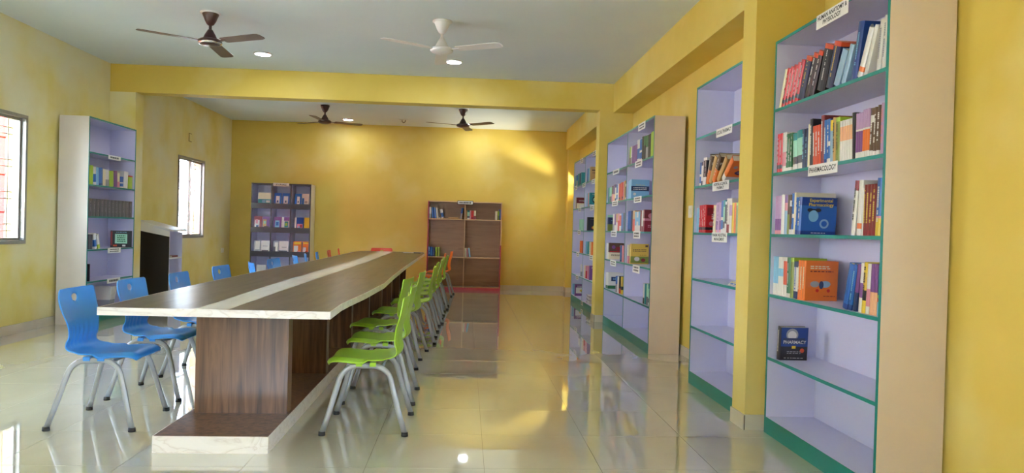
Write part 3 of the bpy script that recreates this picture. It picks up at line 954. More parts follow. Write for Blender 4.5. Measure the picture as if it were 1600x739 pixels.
def cover_mesh(t, h, d, bands, pages_too, c=0.0022):
    mb = MB()
    z = 0.0
    for f, k in bands:
        z1 = h * f
        m = bm_(k)
        e = 0.0035 if t > 0.02 else 0.0015
        # U-shaped jacket: board, gently rounded spine, board
        o = [(0, d), (0, 0.002), (t * 0.2, -e * 0.6), (t * 0.5, -e), (t * 0.8, -e * 0.6), (t, 0.002), (t, d)]
        i = [(c, d), (c, 0.004), (t * 0.25, 0.002), (t * 0.5, 0.0015), (t * 0.75, 0.002), (t - c, 0.004), (t - c, d)]
        n = len(o)
        v = [(x, y, zz) for zz in (z, z1) for x, y in o] + [(x, y, zz) for zz in (z, z1) for x, y in i]
        fs = []
        for q in range(n - 1):
            fs.append((q, q + 1, n + q + 1, n + q))
            fs.append((2 * n + q + 1, 2 * n + q, 3 * n + q, 3 * n + q + 1))
            if z == 0:
                fs.append((q + 1, q, 2 * n + q, 2 * n + q + 1))
            if f == 1:
                fs.append((n + q, n + q + 1, 3 * n + q + 1, 3 * n + q))
        for q in (0, n - 1):
            fs.append((q, n + q, 3 * n + q, 2 * n + q))
        mb.add(v, fs, m)
        z = z1
    if pages_too:
        mb.box(c, t - c, 0.004, d - 0.003, 0.002, h - 0.003, M_PAGES)
    return mb


def spine_marks(mb, t, h, k, rnd):
    """two columns of short printed marks down the spine"""
    m = bm_(k)
    y = -0.0042 if t > 0.02 else -0.0022
    z = h * rnd.uniform(0.22, 0.3)
    top = h * rnd.uniform(0.82, 0.9)
    w = min(t * 0.24, 0.006)
    while z < top:
        l = rnd.uniform(0.004, 0.008)
        mb.add([(t / 2 - w, y, z), (t / 2 + w, y, z), (t / 2 + w, y, z + l), (t / 2 - w, y, z + l)], [(0, 1, 2, 3)], m)
        z += l + (0.014 if rnd.random() < 0.15 else 0.002)


def cover_print(parent, t, h, d, items):
    """flat print on the board that faces +X: rectangles, discs and words, in fractions of the cover"""
    mb = MB()
    for n, it in enumerate(items):
        x = t + 0.0004 + 0.0002 * n
        if it[0] == 'r':
            _, y0, y1, z0, z1, k = it
            mb.add([(x, y0 * d, z0 * h), (x, y1 * d, z0 * h), (x, y1 * d, z1 * h), (x, y0 * d, z1 * h)], [(0, 1, 2, 3)], bm_(k))
        elif it[0] == 'e':
            _, cy, cz, ry, rz, k = it
            mb.add([(x, cy * d + ry * d * math.cos(2 * PI * q / 20), cz * h + rz * d * math.sin(2 * PI * q / 20)) for q in range(20)], [tuple(range(20))], bm_(k))
    pr = mb.build('cover_print', parent)
    for n, it in enumerate(items):
        if it[0] == 't':
            _, body, size, cy, cz, k = it
            link('title', text_mesh(body, size, bm_(k), bold=0.0004), pr, (t + 0.0004 + 0.0002 * n, cy * d, cz * h), (PI / 2, 0, PI / 2))
        elif it[0] == 'd':
            _, rows, w, hh, cy, cz, k = it
            link('title', dash_text(rows, w * d, hh * h, bm_(k), n), pr, (t + 0.0004 + 0.0002 * n, cy * d, cz * h), (PI / 2, 0, PI / 2))


COVERS = {
    'expharm': [('t', 'Experimental\nPharmacology', 0.026, 0.55, 0.86, 'yellow'), ('e', 0.25, 0.66, 0.08, 0.05, 'black'), ('r', 0.2, 0.5, 0.655, 0.685, 'black'), ('e', 0.48, 0.66, 0.08, 0.05, 'black'), ('e', 0.35, 0.5, 0.14, 0.16, 'sky'),
                ('e', 0.66, 0.3, 0.13, 0.13, 'paleblue'), ('e', 0.66, 0.3, 0.08, 0.08, 'blue'), ('d', 1, 0.4, 0.035, 0.5, 0.05, 'white')],
    'orangecover': [('d', 2, 0.6, 0.10, 0.45, 0.84, 'cream'), ('d', 1, 0.7, 0.05, 0.5, 0.74, 'maroon'), ('e', 0.3, 0.42, 0.14, 0.09, 'grey'), ('e', 0.62, 0.42, 0.16, 0.1, 'paleblue'), ('e', 0.5, 0.4, 0.07, 0.12, 'navy'), ('e', 0.38, 0.26, 0.05, 0.05, 'red'), ('e', 0.72, 0.26, 0.05, 0.05, 'red'),
                    ('d', 1, 0.35, 0.03, 0.75, 0.12, 'maroon')],
    'pharmacy': [('r', 0.02, 1, 0.42, 1, 'royal'), ('e', 0.42, 0.78, 0.22, 0.22, 'grey'), ('e', 0.42, 0.76, 0.16, 0.16, 'white'), ('r', 0.1, 0.9, 0.5, 0.68, 'navy'), ('t', 'PHARMACY', 0.027, 0.52, 0.55, 'white'), ('r', 0.42, 0.56, 0.36, 0.44, 'yellow'), ('e', 0.8, 0.3, 0.08, 0.08, 'redorange'),
                 ('d', 2, 0.5, 0.1, 0.5, 0.24, 'grey'), ('d', 1, 0.7, 0.03, 0.5, 0.07, 'white')],
    'redcover': [('r', 0.05, 0.95, 0.62, 0.9, 'dkred'), ('d', 3, 0.6, 0.22, 0.55, 0.58, 'white'), ('e', 0.25, 0.33, 0.1, 0.1, 'pink'), ('d', 1, 0.4, 0.03, 0.4, 0.1, 'pink')],
    'sci': [('t', 'SOCIAL\nPHARMACY', 0.030, 0.42, 0.80, 'white'), ('e', 0.5, 0.32, 0.1, 0.1, 'tan')],
    'violet': [('e', 0.55, 0.45, 0.30, 0.14, 'violet'), ('d', 1, 0.4, 0.06, 0.55, 0.45, 'lilac'), ('e', 0.2, 0.7, 0.08, 0.08, 'grey')],
    'ph': [('d', 1, 0.3, 0.03, 0.45, 0.70, 'gold'), ('t', 'PHYSIOLOGY', 0.036, 0.56, 0.60, 'gold'), ('d', 1, 0.5, 0.03, 0.5, 0.5, 'tan')],
    'gold': [('d', 2, 0.5, 0.1, 0.5, 0.6, 'gold')],
    'emblem': [('r', 0.3, 0.68, 0.62, 0.74, 'white'), ('e', 0.48, 0.68, 0.09, 0.11, 'dkred'), ('e', 0.82, 0.68, 0.09, 0.11, 'purple'), ('e', 0.2, 0.9, 0.05, 0.07, 'grey'), ('d', 1, 0.25, 0.02, 0.7, 0.88, 'sky'), ('d', 1, 0.2, 0.03, 0.3, 0.2, 'sky')],
    'bluecover': [('r', 0, 1, 0.42, 0.66, 'navy'), ('d', 2, 0.75, 0.16, 0.5, 0.54, 'white'), ('d', 1, 0.5, 0.04, 0.5, 0.72, 'yellow'), ('e', 0.2, 0.25, 0.08, 0.08, 'white')],
    'bluegreencover': [('e', 0.75, 0.6, 0.14, 0.14, 'grey'), ('d', 1, 0.6, 0.05, 0.5, 0.65, 'sky')],
    'marooncover': [('e', 0.4, 0.72, 0.2, 0.15, 'pink'), ('e', 0.7, 0.66, 0.18, 0.14, 'brown'), ('d', 2, 0.7, 0.14, 0.55, 0.25, 'pink')],
    'darkcover': [('e', 0.3, 0.75, 0.12, 0.12, 'purple'), ('e', 0.6, 0.65, 0.16, 0.14, 'dkred'), ('e', 0.8, 0.8, 0.1, 0.1, 'tan'), ('r', 0.05, 0.95, 0.44, 0.5, 'red'), ('d', 2, 0.7, 0.12, 0.5, 0.25, 'brown')],
    'yellowcover': [('r', 0.8, 0.95, 0.85, 0.95, 'brown'), ('d', 2, 0.75, 0.14, 0.5, 0.68, 'brown'), ('r', 0.0, 1, 0.05, 0.38, 'olive'), ('e', 0.35, 0.25, 0.15, 0.12, 'white'), ('e', 0.7, 0.2, 0.12, 0.1, 'dkred'), ('d', 1, 0.4, 0.04, 0.7, 0.45, 'brown')],
    'whitecover': [('r', 0.2, 1, 0.48, 0.75, 'navy'), ('d', 2, 0.55, 0.12, 0.6, 0.62, 'sky')],
    'tancover': [('r', 0.1, 0.95, 0.72, 0.8, 'brown'), ('d', 2, 0.7, 0.12, 0.5, 0.58, 'brown'), ('e', 0.62, 0.26, 0.22, 0.22, 'navy'), ('e', 0.62, 0.26, 0.12, 0.12, 'sky')],
    'maroonwhitecover': [('r', 0, 1, 0.0, 0.5, 'cream'), ('d', 2, 0.6, 0.12, 0.5, 0.72, 'white'), ('e', 0.55, 0.25, 0.3, 0.18, 'white')],
    'tealcover': [('e', 0.5, 0.5, 0.3, 0.3, 'black'), ('e', 0.42, 0.5, 0.16, 0.16, 'mint'), ('r', 0, 1, 0, 0.16, 'white'), ('d', 1, 0.6, 0.05, 0.5, 0.88, 'white')],
    'flamecover': [('e', 0.5, 0.22, 0.2, 0.12, 'redorange'), ('e', 0.5, 0.25, 0.12, 0.12, 'yellow'), ('d', 1, 0.4, 0.04, 0.4, 0.85, 'grey')],
    'purplecover': [('d', 2, 0.7, 0.12, 0.5, 0.85, 'white'), ('r', 0.5, 0.95, 0.0, 0.4, 'pink'), ('r', 0.65, 0.85, 0.0, 0.5, 'white')],
    'whitepurplecover': [('r', 0.08, 1, 0.22, 0.72, 'white'), ('d', 2, 0.7, 0.14, 0.55, 0.82, 'white'), ('e', 0.6, 0.45, 0.2, 0.1, 'yellow'), ('e', 0.7, 0.35, 0.16, 0.08, 'violet')],
}
MARKS = {'white': 'white', 'gold': 'gold', 'sky': 'sky', 'black': 'black', 'brown': 'brown', 'pink': 'pink', 'grey': 'grey', 'navy': 'navy', 'cream': 'cream', 'green': 'green', 'whiteital': 'white', 'blue': 'blue', 'tag': 'white', 'tagw': 'white', 'orangecover': 'cream', 'pharmacy': 'white', 'sci': 'white', 'ph': 'white', 'emblem': 'sky', 'expharm': 'white', 'redcover': 'white'}
rnd = random.Random(4)
_bk = {}


def place_book(col, t, h, d, style, loc, rot, label, group, cat='book', near=True):
    key = (col, round(t, 3), h, d, style, near)
    if key not in _bk:
        mb = cover_mesh(t, h, d, BK[col][1], not near)
        if style in MARKS and t > 0.012:
            spine_marks(mb, t, h, MARKS[style], rnd)
        c = 0.0022
        pg = MB().box(c, t - c, 0.004, d - 0.003, 0.002, h - 0.003, M_PAGES).mesh('pages') if near else None
        _bk[key] = (mb.mesh('book'), pg)
    me, pg = _bk[key]
    o = link('book', me, None, loc, rot)
    if pg:
        link('pages', pg, o)
    tag(o, label, cat, group)
    if style in COVERS:
        cover_print(o, t, h, d, COVERS[style])
    return o


# (place along the wall, thickness, height, depth, colour, lean in degrees, print)
ROWS = {
'A1': [
 (4.418,0.035,0.24,0.18,'cream',20.0,''),
 (4.383,0.052,0.235,0.18,'red',20.0,'tag'),
 (4.332,0.048,0.235,0.18,'red',20.0,'tag'),
 (4.284,0.054,0.235,0.18,'red',20.0,'tagw'),
 (4.229,0.048,0.24,0.18,'red',20.0,'tag'),
 (4.181,0.054,0.245,0.18,'red',20.0,'tag'),
 (4.123,0.087,0.245,0.19,'navyredtop',22.0,'gold'),
 (4.036,0.067,0.25,0.19,'blackredtop',24.0,'white'),
 (3.97,0.061,0.25,0.19,'blackredtop',24.0,'white'),
 (3.909,0.161,0.25,0.2,'blackredtop',20.0,'ph'),
 (3.748,0.093,0.245,0.2,'navyredtop',20.0,'gold'),
 (3.655,0.072,0.19,0.2,'paleblue',27.0,''),
 (3.583,0.053,0.2,0.2,'paleblue',24.0,''),
 (3.53,0.067,0.285,0.21,'royal',12.0,'emblem'),
 (3.463,0.056,0.24,0.2,'whiteorange',24.0,''),
 (3.407,0.038,0.24,0.2,'white',22.0,''),
 (3.306,0.043,0.24,0.18,'white',6.0,'grey'),
 (3.264,0.036,0.25,0.18,'white',4.0,'grey'),
 (3.228,0.035,0.31,0.2,'blackorange',1.0,''),
],
'A2': [
 (4.427,0.037,0.24,0.18,'red',0.0,'white'),
 (4.39,0.042,0.24,0.18,'red',0.0,'white'),
 (4.348,0.058,0.24,0.18,'whitepink',0.0,''),
 (4.29,0.032,0.225,0.18,'green',0.0,'white'),
 (4.258,0.026,0.225,0.18,'green',2.0,'white'),
 (4.232,0.021,0.225,0.18,'green',2.0,'white'),
 (4.211,0.058,0.215,0.18,'tealwhite',-3.0,''),
 (4.153,0.068,0.225,0.18,'tealwhite',-4.0,''),
 (4.08,0.035,0.225,0.18,'navy',-2.0,'sky'),
 (4.045,0.033,0.225,0.18,'navy',0.0,'sky'),
 (4.011,0.021,0.245,0.19,'cream',0.0,''),
 (3.989,0.035,0.27,0.2,'black',-2.0,'white'),
 (3.954,0.034,0.225,0.18,'redorange',-3.0,'white'),
 (3.92,0.032,0.225,0.18,'redorange',-3.0,'white'),
 (3.888,0.029,0.225,0.18,'redorange',-3.0,'white'),
 (3.859,0.039,0.27,0.2,'maroon',-2.0,'white'),
 (3.815,0.032,0.24,0.19,'blue',-2.0,'white'),
 (3.783,0.038,0.24,0.19,'bluewhite',-2.0,'white'),
 (3.743,0.032,0.23,0.18,'yellowblue',-2.0,''),
 (3.711,0.028,0.24,0.18,'tan',-2.0,'black'),
 (3.683,0.048,0.235,0.2,'olive',-2.0,'brown'),
 (3.635,0.025,0.21,0.17,'whitepinktext',-2.0,''),
 (3.61,0.025,0.21,0.17,'whitepinktext',-2.0,''),
 (3.584,0.025,0.21,0.17,'whitepinktext',-2.0,''),
 (3.56,0.023,0.21,0.17,'whitepinktext',-2.0,''),
 (3.536,0.028,0.21,0.17,'whitepinktext',-2.0,''),
 (3.507,0.028,0.235,0.19,'black',-3.0,''),
 (3.477,0.022,0.225,0.18,'lilacpurple',-1.0,''),
 (3.455,0.019,0.225,0.18,'lilacpurple',-1.0,''),
 (3.436,0.019,0.225,0.18,'lilacpurple',-1.0,''),
 (3.418,0.02,0.235,0.18,'lilacorange',0.0,''),
 (3.397,0.019,0.235,0.18,'lilacorange',0.0,''),
 (3.378,0.02,0.235,0.18,'lilacorange',0.0,''),
 (3.357,0.033,0.23,0.18,'brownwhite',2.0,'white'),
 (3.324,0.025,0.23,0.18,'brown',2.0,'white'),
 (3.298,0.029,0.235,0.18,'brown',2.0,'white'),
 (3.268,0.03,0.24,0.18,'lilac',0.0,'pink'),
 (3.239,0.033,0.24,0.18,'lilac',0.0,'pink'),
],
'A3': [
 (4.405,0.028,0.235,0.18,'purplelilac',0.0,''),
 (4.377,0.026,0.235,0.18,'purplelilac',0.0,''),
 (4.35,0.03,0.235,0.18,'purplelilac',0.0,''),
 (4.321,0.044,0.24,0.2,'white',0.0,''),
 (4.277,0.043,0.235,0.18,'skypink',1.0,''),
 (4.234,0.028,0.235,0.18,'greenbrown',1.0,''),
 (4.206,0.028,0.235,0.18,'brownwhite',1.0,''),
 (4.178,0.031,0.24,0.18,'bluewhite',1.0,'navy'),
 (4.147,0.02,0.245,0.24,'cream',1.0,''),
 (4.127,0.025,0.215,0.19,'blue',3.0,'white'),
 (4.102,0.044,0.215,0.21,'expharm',4.0,'expharm'),
 (3.486,0.036,0.27,0.18,'whiteredtop',6.0,'black'),
 (3.45,0.04,0.27,0.2,'whiteorange',3.0,''),
 (3.41,0.012,0.23,0.18,'white',1.0,''),
 (3.399,0.023,0.245,0.18,'maroon',1.0,'gold'),
 (3.376,0.027,0.245,0.18,'maroon',1.0,'gold'),
 (3.349,0.025,0.245,0.18,'maroon',2.0,'gold'),
 (3.324,0.029,0.245,0.18,'maroon',2.0,'gold'),
 (3.293,0.043,0.27,0.18,'blueyellow',2.0,'whiteital'),
 (3.248,0.036,0.275,0.19,'whitetealred',1.0,''),
],
'A4': [
 (4.453,0.026,0.235,0.18,'skywhite',0.0,''),
 (4.427,0.023,0.235,0.18,'skywhite',0.0,''),
 (4.404,0.023,0.235,0.18,'skywhite',0.0,''),
 (4.381,0.023,0.235,0.18,'whitesky',0.0,''),
 (4.358,0.023,0.235,0.18,'whitesky',0.0,''),
 (4.336,0.022,0.235,0.18,'whitesky',0.0,''),
 (4.313,0.049,0.235,0.18,'redwhite',0.0,''),
 (4.265,0.05,0.235,0.2,'green',0.0,'white'),
 (4.215,0.042,0.235,0.2,'olive',0.0,''),
 (4.173,0.059,0.215,0.18,'whitenavy',1.0,'blue'),
 (4.113,0.029,0.225,0.18,'orange',1.0,'cream'),
 (4.084,0.029,0.225,0.18,'orange',1.0,'cream'),
 (4.056,0.03,0.225,0.19,'orange',2.0,'orangecover'),
 (3.522,0.044,0.235,0.19,'blue',14.0,''),
 (3.478,0.031,0.235,0.19,'blue',12.0,'sky'),
 (3.447,0.028,0.235,0.19,'navypurple',9.0,''),
 (3.415,0.028,0.24,0.2,'whitepurple',4.0,''),
 (3.387,0.031,0.245,0.24,'yellowblack',4.0,'black'),
 (3.357,0.03,0.24,0.2,'whitepink',3.0,''),
 (3.327,0.03,0.24,0.18,'purplepeach',2.0,''),
 (3.297,0.029,0.24,0.18,'purplepeach',2.0,''),
 (3.268,0.048,0.235,0.18,'bluelime',1.0,''),
],
'A5': [
 (4.312,0.049,0.2,0.17,'pharmacy',3.0,'pharmacy'),
],
'C2': [
 (5.794,0.037,0.19,0.18,'bluewhite',2.0,''),
 (5.757,0.041,0.19,0.18,'whitenavy',3.0,''),
 (5.716,0.04,0.22,0.2,'blackwhite',4.0,'white'),
 (5.676,0.035,0.22,0.2,'blackwhite',5.0,'white'),
 (5.637,0.065,0.23,0.2,'brownorange',22.0,'sci'),
 (5.563,0.059,0.23,0.2,'tan',32.0,''),
 (5.496,0.066,0.235,0.2,'brownorange',36.0,'sci'),
 (5.382,0.055,0.24,0.2,'tan',48.0,''),
 (5.272,0.053,0.24,0.2,'orangewhite',55.0,'violet'),
],
'C3': [
 (5.902,0.062,0.2,0.18,'skyblue',0.0,''),
 (5.826,0.047,0.22,0.18,'red',2.0,'white'),
 (5.779,0.041,0.22,0.18,'red',3.0,'white'),
 (5.738,0.036,0.22,0.18,'red',4.0,'white'),
 (5.702,0.045,0.22,0.18,'red',4.0,'redcover'),
 (5.444,0.053,0.21,0.17,'cream',2.0,'green'),
 (5.375,0.036,0.225,0.18,'purplelilac',0.0,''),
 (5.339,0.035,0.23,0.18,'lilac',0.0,'navy'),
 (5.304,0.035,0.23,0.18,'purplelilac',0.0,''),
 (5.269,0.042,0.235,0.18,'bluewhite',1.0,''),
 (5.227,0.038,0.24,0.18,'tealwhite',1.0,''),
 (5.189,0.033,0.23,0.18,'blackwhite',1.0,''),
 (5.156,0.051,0.25,0.18,'whitered',1.0,'brown'),
 (5.104,0.05,0.25,0.18,'whitelilac',1.0,''),
 (5.047,0.039,0.215,0.18,'yellow',1.0,''),
 (5.008,0.038,0.215,0.18,'orange',1.0,''),
 (4.97,0.034,0.215,0.18,'olive',1.0,''),
 (4.936,0.027,0.24,0.2,'teal',0.0,''),
],
'D2': [
 (9.913,0.112,0.2,0.18,'teal',0.0,''),
 (9.8,0.082,0.2,0.18,'greengrey',0.0,''),
 (9.718,0.081,0.2,0.18,'greengrey',0.0,''),
 (9.637,0.132,0.21,0.18,'pinkbrown',0.0,''),
 (9.505,0.154,0.22,0.18,'purplepeach',0.0,''),
 (9.35,0.1,0.21,0.18,'whitenavy',0.0,''),
 (9.25,0.098,0.21,0.18,'bluewhite',0.0,''),
 (9.153,0.077,0.22,0.18,'white',0.0,''),
 (9.076,0.094,0.21,0.18,'red',1.0,''),
 (8.981,0.111,0.22,0.18,'redorange',1.0,''),
 (8.871,0.072,0.22,0.18,'red',1.0,''),
 (8.798,0.067,0.22,0.18,'pink',1.0,''),
 (8.732,0.087,0.23,0.18,'tan',0.0,'black'),
 (8.644,0.081,0.225,0.18,'brownwhite',0.0,''),
 (8.475,0.07,0.215,0.19,'skyblue',2.0,''),
 (8.404,0.069,0.215,0.19,'skyblue',3.0,''),
 (8.335,0.107,0.225,0.21,'skyblue',4.0,'bluecover'),
],
'D3': [
 (9.856,0.112,0.215,0.2,'bluegreen',0.0,'bluegreencover'),
 (9.276,0.104,0.22,0.18,'whitegrey',0.0,''),
 (9.173,0.097,0.215,0.18,'purplewhite',0.0,''),
 (9.076,0.1,0.22,0.18,'tanwhite',0.0,''),
 (8.976,0.102,0.22,0.18,'pinkred',0.0,''),
 (8.874,0.104,0.215,0.18,'redwhite',0.0,''),
 (8.77,0.097,0.22,0.18,'blue',0.0,''),
 (8.672,0.108,0.22,0.18,'navy',0.0,''),
 (8.471,0.066,0.24,0.19,'cream',0.0,''),
 (8.405,0.082,0.235,0.18,'blue',1.0,''),
 (8.323,0.08,0.235,0.18,'blue',1.0,''),
 (8.243,0.079,0.235,0.18,'navy',1.0,''),
 (8.164,0.115,0.235,0.18,'tanred',1.0,''),
 (8.049,0.082,0.22,0.18,'skywhite',1.0,''),
 (7.967,0.077,0.22,0.18,'whitesky',1.0,''),
 (7.89,0.079,0.22,0.18,'skywhite',1.0,''),
 (7.807,0.067,0.23,0.18,'maroon',1.0,''),
 (7.74,0.066,0.23,0.18,'whitered',1.0,''),
 (7.674,0.061,0.235,0.2,'maroonpink',1.0,'marooncover'),
],
'D4': [
 (9.86,0.106,0.21,0.18,'white',0.0,''),
 (9.754,0.104,0.21,0.18,'white',0.0,''),
 (9.65,0.122,0.215,0.2,'darkcream',1.0,'darkcover'),
 (8.788,0.101,0.2,0.18,'blue',0.0,''),
 (8.687,0.083,0.2,0.18,'pink',0.0,''),
 (8.499,0.111,0.215,0.18,'cream',0.0,''),
 (8.388,0.123,0.215,0.18,'pinkcream',0.0,''),
 (8.265,0.112,0.23,0.21,'gold',1.0,'yellowcover'),
],
'D5': [
 (9.931,0.13,0.21,0.18,'whitegreen',0.0,''),
 (9.801,0.105,0.21,0.18,'whitegreen',0.0,''),
 (9.696,0.124,0.21,0.2,'whitegreen',1.0,'whitecover'),
 (8.998,0.107,0.2,0.18,'bluegrey',0.0,''),
 (8.891,0.096,0.2,0.18,'white',0.0,''),
 (8.795,0.102,0.21,0.18,'blackred',0.0,''),
 (8.693,0.108,0.21,0.18,'yellowblack',0.0,''),
 (7.589,0.064,0.215,0.18,'whitedark',3.0,''),
 (7.525,0.081,0.215,0.18,'teal',2.0,''),
 (7.443,0.074,0.22,0.18,'greengrey',2.0,''),
 (7.37,0.084,0.22,0.18,'tealwhite',2.0,''),
],
'D1': [
 (8.46,0.109,0.21,0.18,'limebrown',0.0,''),
 (8.351,0.063,0.215,0.18,'whitegrey',0.0,''),
 (8.287,0.129,0.21,0.18,'purple',0.0,''),
 (8.159,0.125,0.21,0.18,'purple',0.0,''),
 (8.03,0.112,0.25,0.18,'whiteblue',0.0,''),
 (7.918,0.1,0.24,0.18,'bluewhite',0.0,''),
 (7.813,0.081,0.26,0.18,'black',0.0,''),
 (7.732,0.083,0.255,0.18,'greenblack',0.0,''),
 (7.644,0.094,0.25,0.18,'greygreen',0.0,''),
 (7.543,0.103,0.25,0.18,'black',0.0,''),
 (7.432,0.047,0.26,0.18,'lime',0.0,''),
 (7.386,0.046,0.26,0.18,'lime',0.0,''),
 (7.34,0.045,0.26,0.18,'lime',0.0,''),
 (7.294,0.041,0.26,0.18,'lime',0.0,''),
],
'E1': [
 (12.867,0.172,0.2,0.18,'teal',0.0,''),
 (12.695,0.168,0.2,0.18,'bluegrey',0.0,''),
 (12.527,0.163,0.21,0.18,'teal',0.0,''),
 (12.364,0.159,0.21,0.18,'navy',0.0,''),
 (12.205,0.155,0.21,0.18,'teal',0.0,''),
 (11.56,0.128,0.22,0.18,'blue',0.0,''),
 (11.432,0.125,0.22,0.18,'skyblue',0.0,''),
 (11.307,0.155,0.23,0.22,'tan',0.0,'tancover'),
],
'E2': [
 (12.791,0.143,0.2,0.18,'white',0.0,''),
 (12.648,0.167,0.2,0.18,'maroon',0.0,'maroonwhitecover'),
 (11.779,0.169,0.22,0.18,'pinkred',0.0,''),
 (11.55,0.117,0.22,0.18,'skyblue',0.0,''),
 (11.433,0.115,0.22,0.18,'pink',0.0,''),
 (11.319,0.146,0.22,0.21,'teal',0.0,'tealcover'),
],
'E3': [
 (12.235,0.171,0.19,0.18,'mint',0.0,''),
 (12.065,0.166,0.19,0.18,'mint',0.0,''),
 (11.899,0.174,0.19,0.18,'mint',0.0,''),
 (11.725,0.157,0.19,0.18,'white',0.0,''),
 (11.45,0.161,0.215,0.21,'black',0.0,'flamecover'),
],
'E4': [
 (12.104,0.187,0.2,0.18,'orange',0.0,''),
 (11.917,0.181,0.2,0.18,'redorange',0.0,''),
 (11.736,0.164,0.22,0.18,'brown',0.0,''),
 (11.535,0.182,0.2,0.18,'skyblue',0.0,''),
 (11.353,0.188,0.2,0.18,'teal',0.0,''),
 (11.165,0.16,0.2,0.18,'cream',0.0,''),
 (11.005,0.166,0.2,0.18,'orange',0.0,''),
 (10.839,0.161,0.21,0.18,'redorange',0.0,''),
],
'E5': [
 (11.98,0.236,0.2,0.18,'whitegrey',0.0,''),
 (11.629,0.162,0.2,0.18,'cream',0.0,''),
 (11.468,0.181,0.2,0.18,'pinkred',0.0,''),
 (11.287,0.152,0.2,0.18,'pink',0.0,''),
 (11.134,0.16,0.22,0.2,'purple',0.0,'purplecover'),
],
'E6': [
 (12.843,0.287,0.19,0.18,'skyblue',0.0,''),
 (12.557,0.203,0.2,0.2,'purple',0.0,'whitepurplecover'),
],
'L2': [
 (8.583,0.052,0.22,0.18,'lime',0.0,''),
 (8.635,0.053,0.22,0.18,'lime',0.0,''),
 (8.701,0.06,0.21,0.18,'whiteblue',-4.0,''),
 (8.761,0.061,0.21,0.18,'skyblue',-4.0,''),
 (8.823,0.09,0.21,0.18,'blue',-3.0,''),
 (8.916,0.063,0.2,0.18,'cream',-2.0,''),
 (8.98,0.086,0.2,0.18,'whitegrey',-2.0,''),
 (9.073,0.107,0.19,0.18,'lime',-3.0,''),
 (9.187,0.09,0.2,0.18,'purple',-3.0,''),
 (9.281,0.057,0.18,0.18,'pinkcream',-3.0,''),
 (9.346,0.086,0.14,0.18,'bluewhite',-2.0,''),
 (9.436,0.112,0.21,0.18,'white',3.0,''),
 (9.559,0.131,0.17,0.18,'limered',0.0,''),
],
'L3': [
 (8.592,0.082,0.205,0.18,'charcoal',0.0,'grey'),
 (8.677,0.083,0.205,0.18,'charcoal',0.0,'grey'),
 (8.764,0.085,0.205,0.18,'charcoal',0.0,'grey'),
 (8.853,0.087,0.205,0.18,'charcoal',0.0,'grey'),
 (8.943,0.089,0.205,0.18,'charcoal',0.0,'grey'),
 (9.035,0.091,0.205,0.18,'charcoal',0.0,'grey'),
 (9.13,0.093,0.205,0.18,'charcoal',0.0,'grey'),
 (9.226,0.095,0.205,0.18,'charcoal',0.0,'grey'),
 (9.325,0.097,0.205,0.18,'charcoal',0.0,'grey'),
 (9.426,0.099,0.205,0.18,'charcoal',0.0,'grey'),
 (9.529,0.101,0.205,0.18,'charcoal',0.0,'grey'),
 (9.634,0.104,0.205,0.18,'charcoal',0.0,'grey'),
],
'L4': [
 (8.613,0.044,0.17,0.18,'charcoal',0.0,''),
 (8.657,0.048,0.17,0.18,'charcoal',0.0,''),
 (8.757,0.053,0.18,0.18,'whiteblue',-10.0,''),
 (8.833,0.054,0.17,0.18,'limewhite',-14.0,''),
],
'L5': [
 (8.622,0.04,0.2,0.18,'black',0.0,''),
],
'B1': [
 (-0.748,0.046,0.22,0.2,'whitegrey',0.0,''),
 (-0.699,0.037,0.215,0.2,'blue',-3.0,''),
 (-0.662,0.037,0.215,0.2,'blue',-5.0,''),
 (-0.616,0.034,0.21,0.2,'white',-7.0,''),
 (-0.57,0.028,0.19,0.2,'brown',-8.0,''),
 (-0.503,0.049,0.18,0.2,'whiteblue',-14.0,''),
 (-0.135,0.037,0.22,0.2,'bluegrey',8.0,''),
 (-0.012,0.018,0.17,0.2,'tan',0.0,''),
 (0.006,0.049,0.175,0.2,'tealwhite',0.0,''),
 (0.055,0.022,0.175,0.2,'pink',0.0,''),
 (0.077,0.052,0.17,0.2,'red',0.0,''),
 (0.129,0.04,0.17,0.2,'creamred',0.0,''),
 (0.567,0.04,0.175,0.2,'cream',0.0,''),
 (0.611,0.04,0.175,0.2,'limegreen',0.0,''),
 (0.654,0.034,0.21,0.2,'blue',0.0,''),
],
'B2': [
 (-0.749,0.046,0.19,0.2,'blue',0.0,'white'),
 (-0.704,0.046,0.185,0.2,'blue',0.0,''),
 (-0.658,0.037,0.175,0.2,'navy',0.0,''),
 (-0.603,0.037,0.18,0.2,'lime',-3.0,''),
 (-0.544,0.037,0.18,0.2,'olive',-3.0,''),
 (-0.023,0.031,0.175,0.2,'cream',-3.0,''),
 (0.008,0.025,0.17,0.2,'pink',-4.0,''),
 (0.066,0.031,0.18,0.2,'skyblue',-9.0,''),
],
}


ROWNAME = {1: 'fifth', 2: 'fourth', 3: 'third', 4: 'second', 5: 'top', 0: 'bottom'}
UNITS = {'A': (UA, LEVELS_R, 'bookcase marked PHARMACOLOGY', 'pillar end', 0.12, True), 'C': (UC, LEVELS_R, 'bookcase marked SOCIAL PHARMACY', 'far end', 0.12, True),
         'D': (UD, LEVELS_R, 'double bookcase', 'far end', 0.058, False), 'E': (UE, LEVELS_R, 'rearmost bookcase', 'far end', 0.07, False),
         'L': (UL, LEVELS_L, 'window-side bookcase', 'near end', 0.12, False)}
LV = {'A1': 5, 'A2': 4, 'A3': 3, 'A4': 2, 'A5': 1, 'C2': 4, 'C3': 3, 'D1': 5, 'D2': 4, 'D3': 3, 'D4': 2, 'D5': 1, 'E1': 5, 'E2': 4, 'E3': 3, 'E4': 2, 'E5': 1, 'E6': 0, 'L2': 4, 'L3': 3, 'L4': 2, 'L5': 1}


def lean_lift(t, lean):
    return t * math.sin(R(lean)) if lean > 0 else 0.0


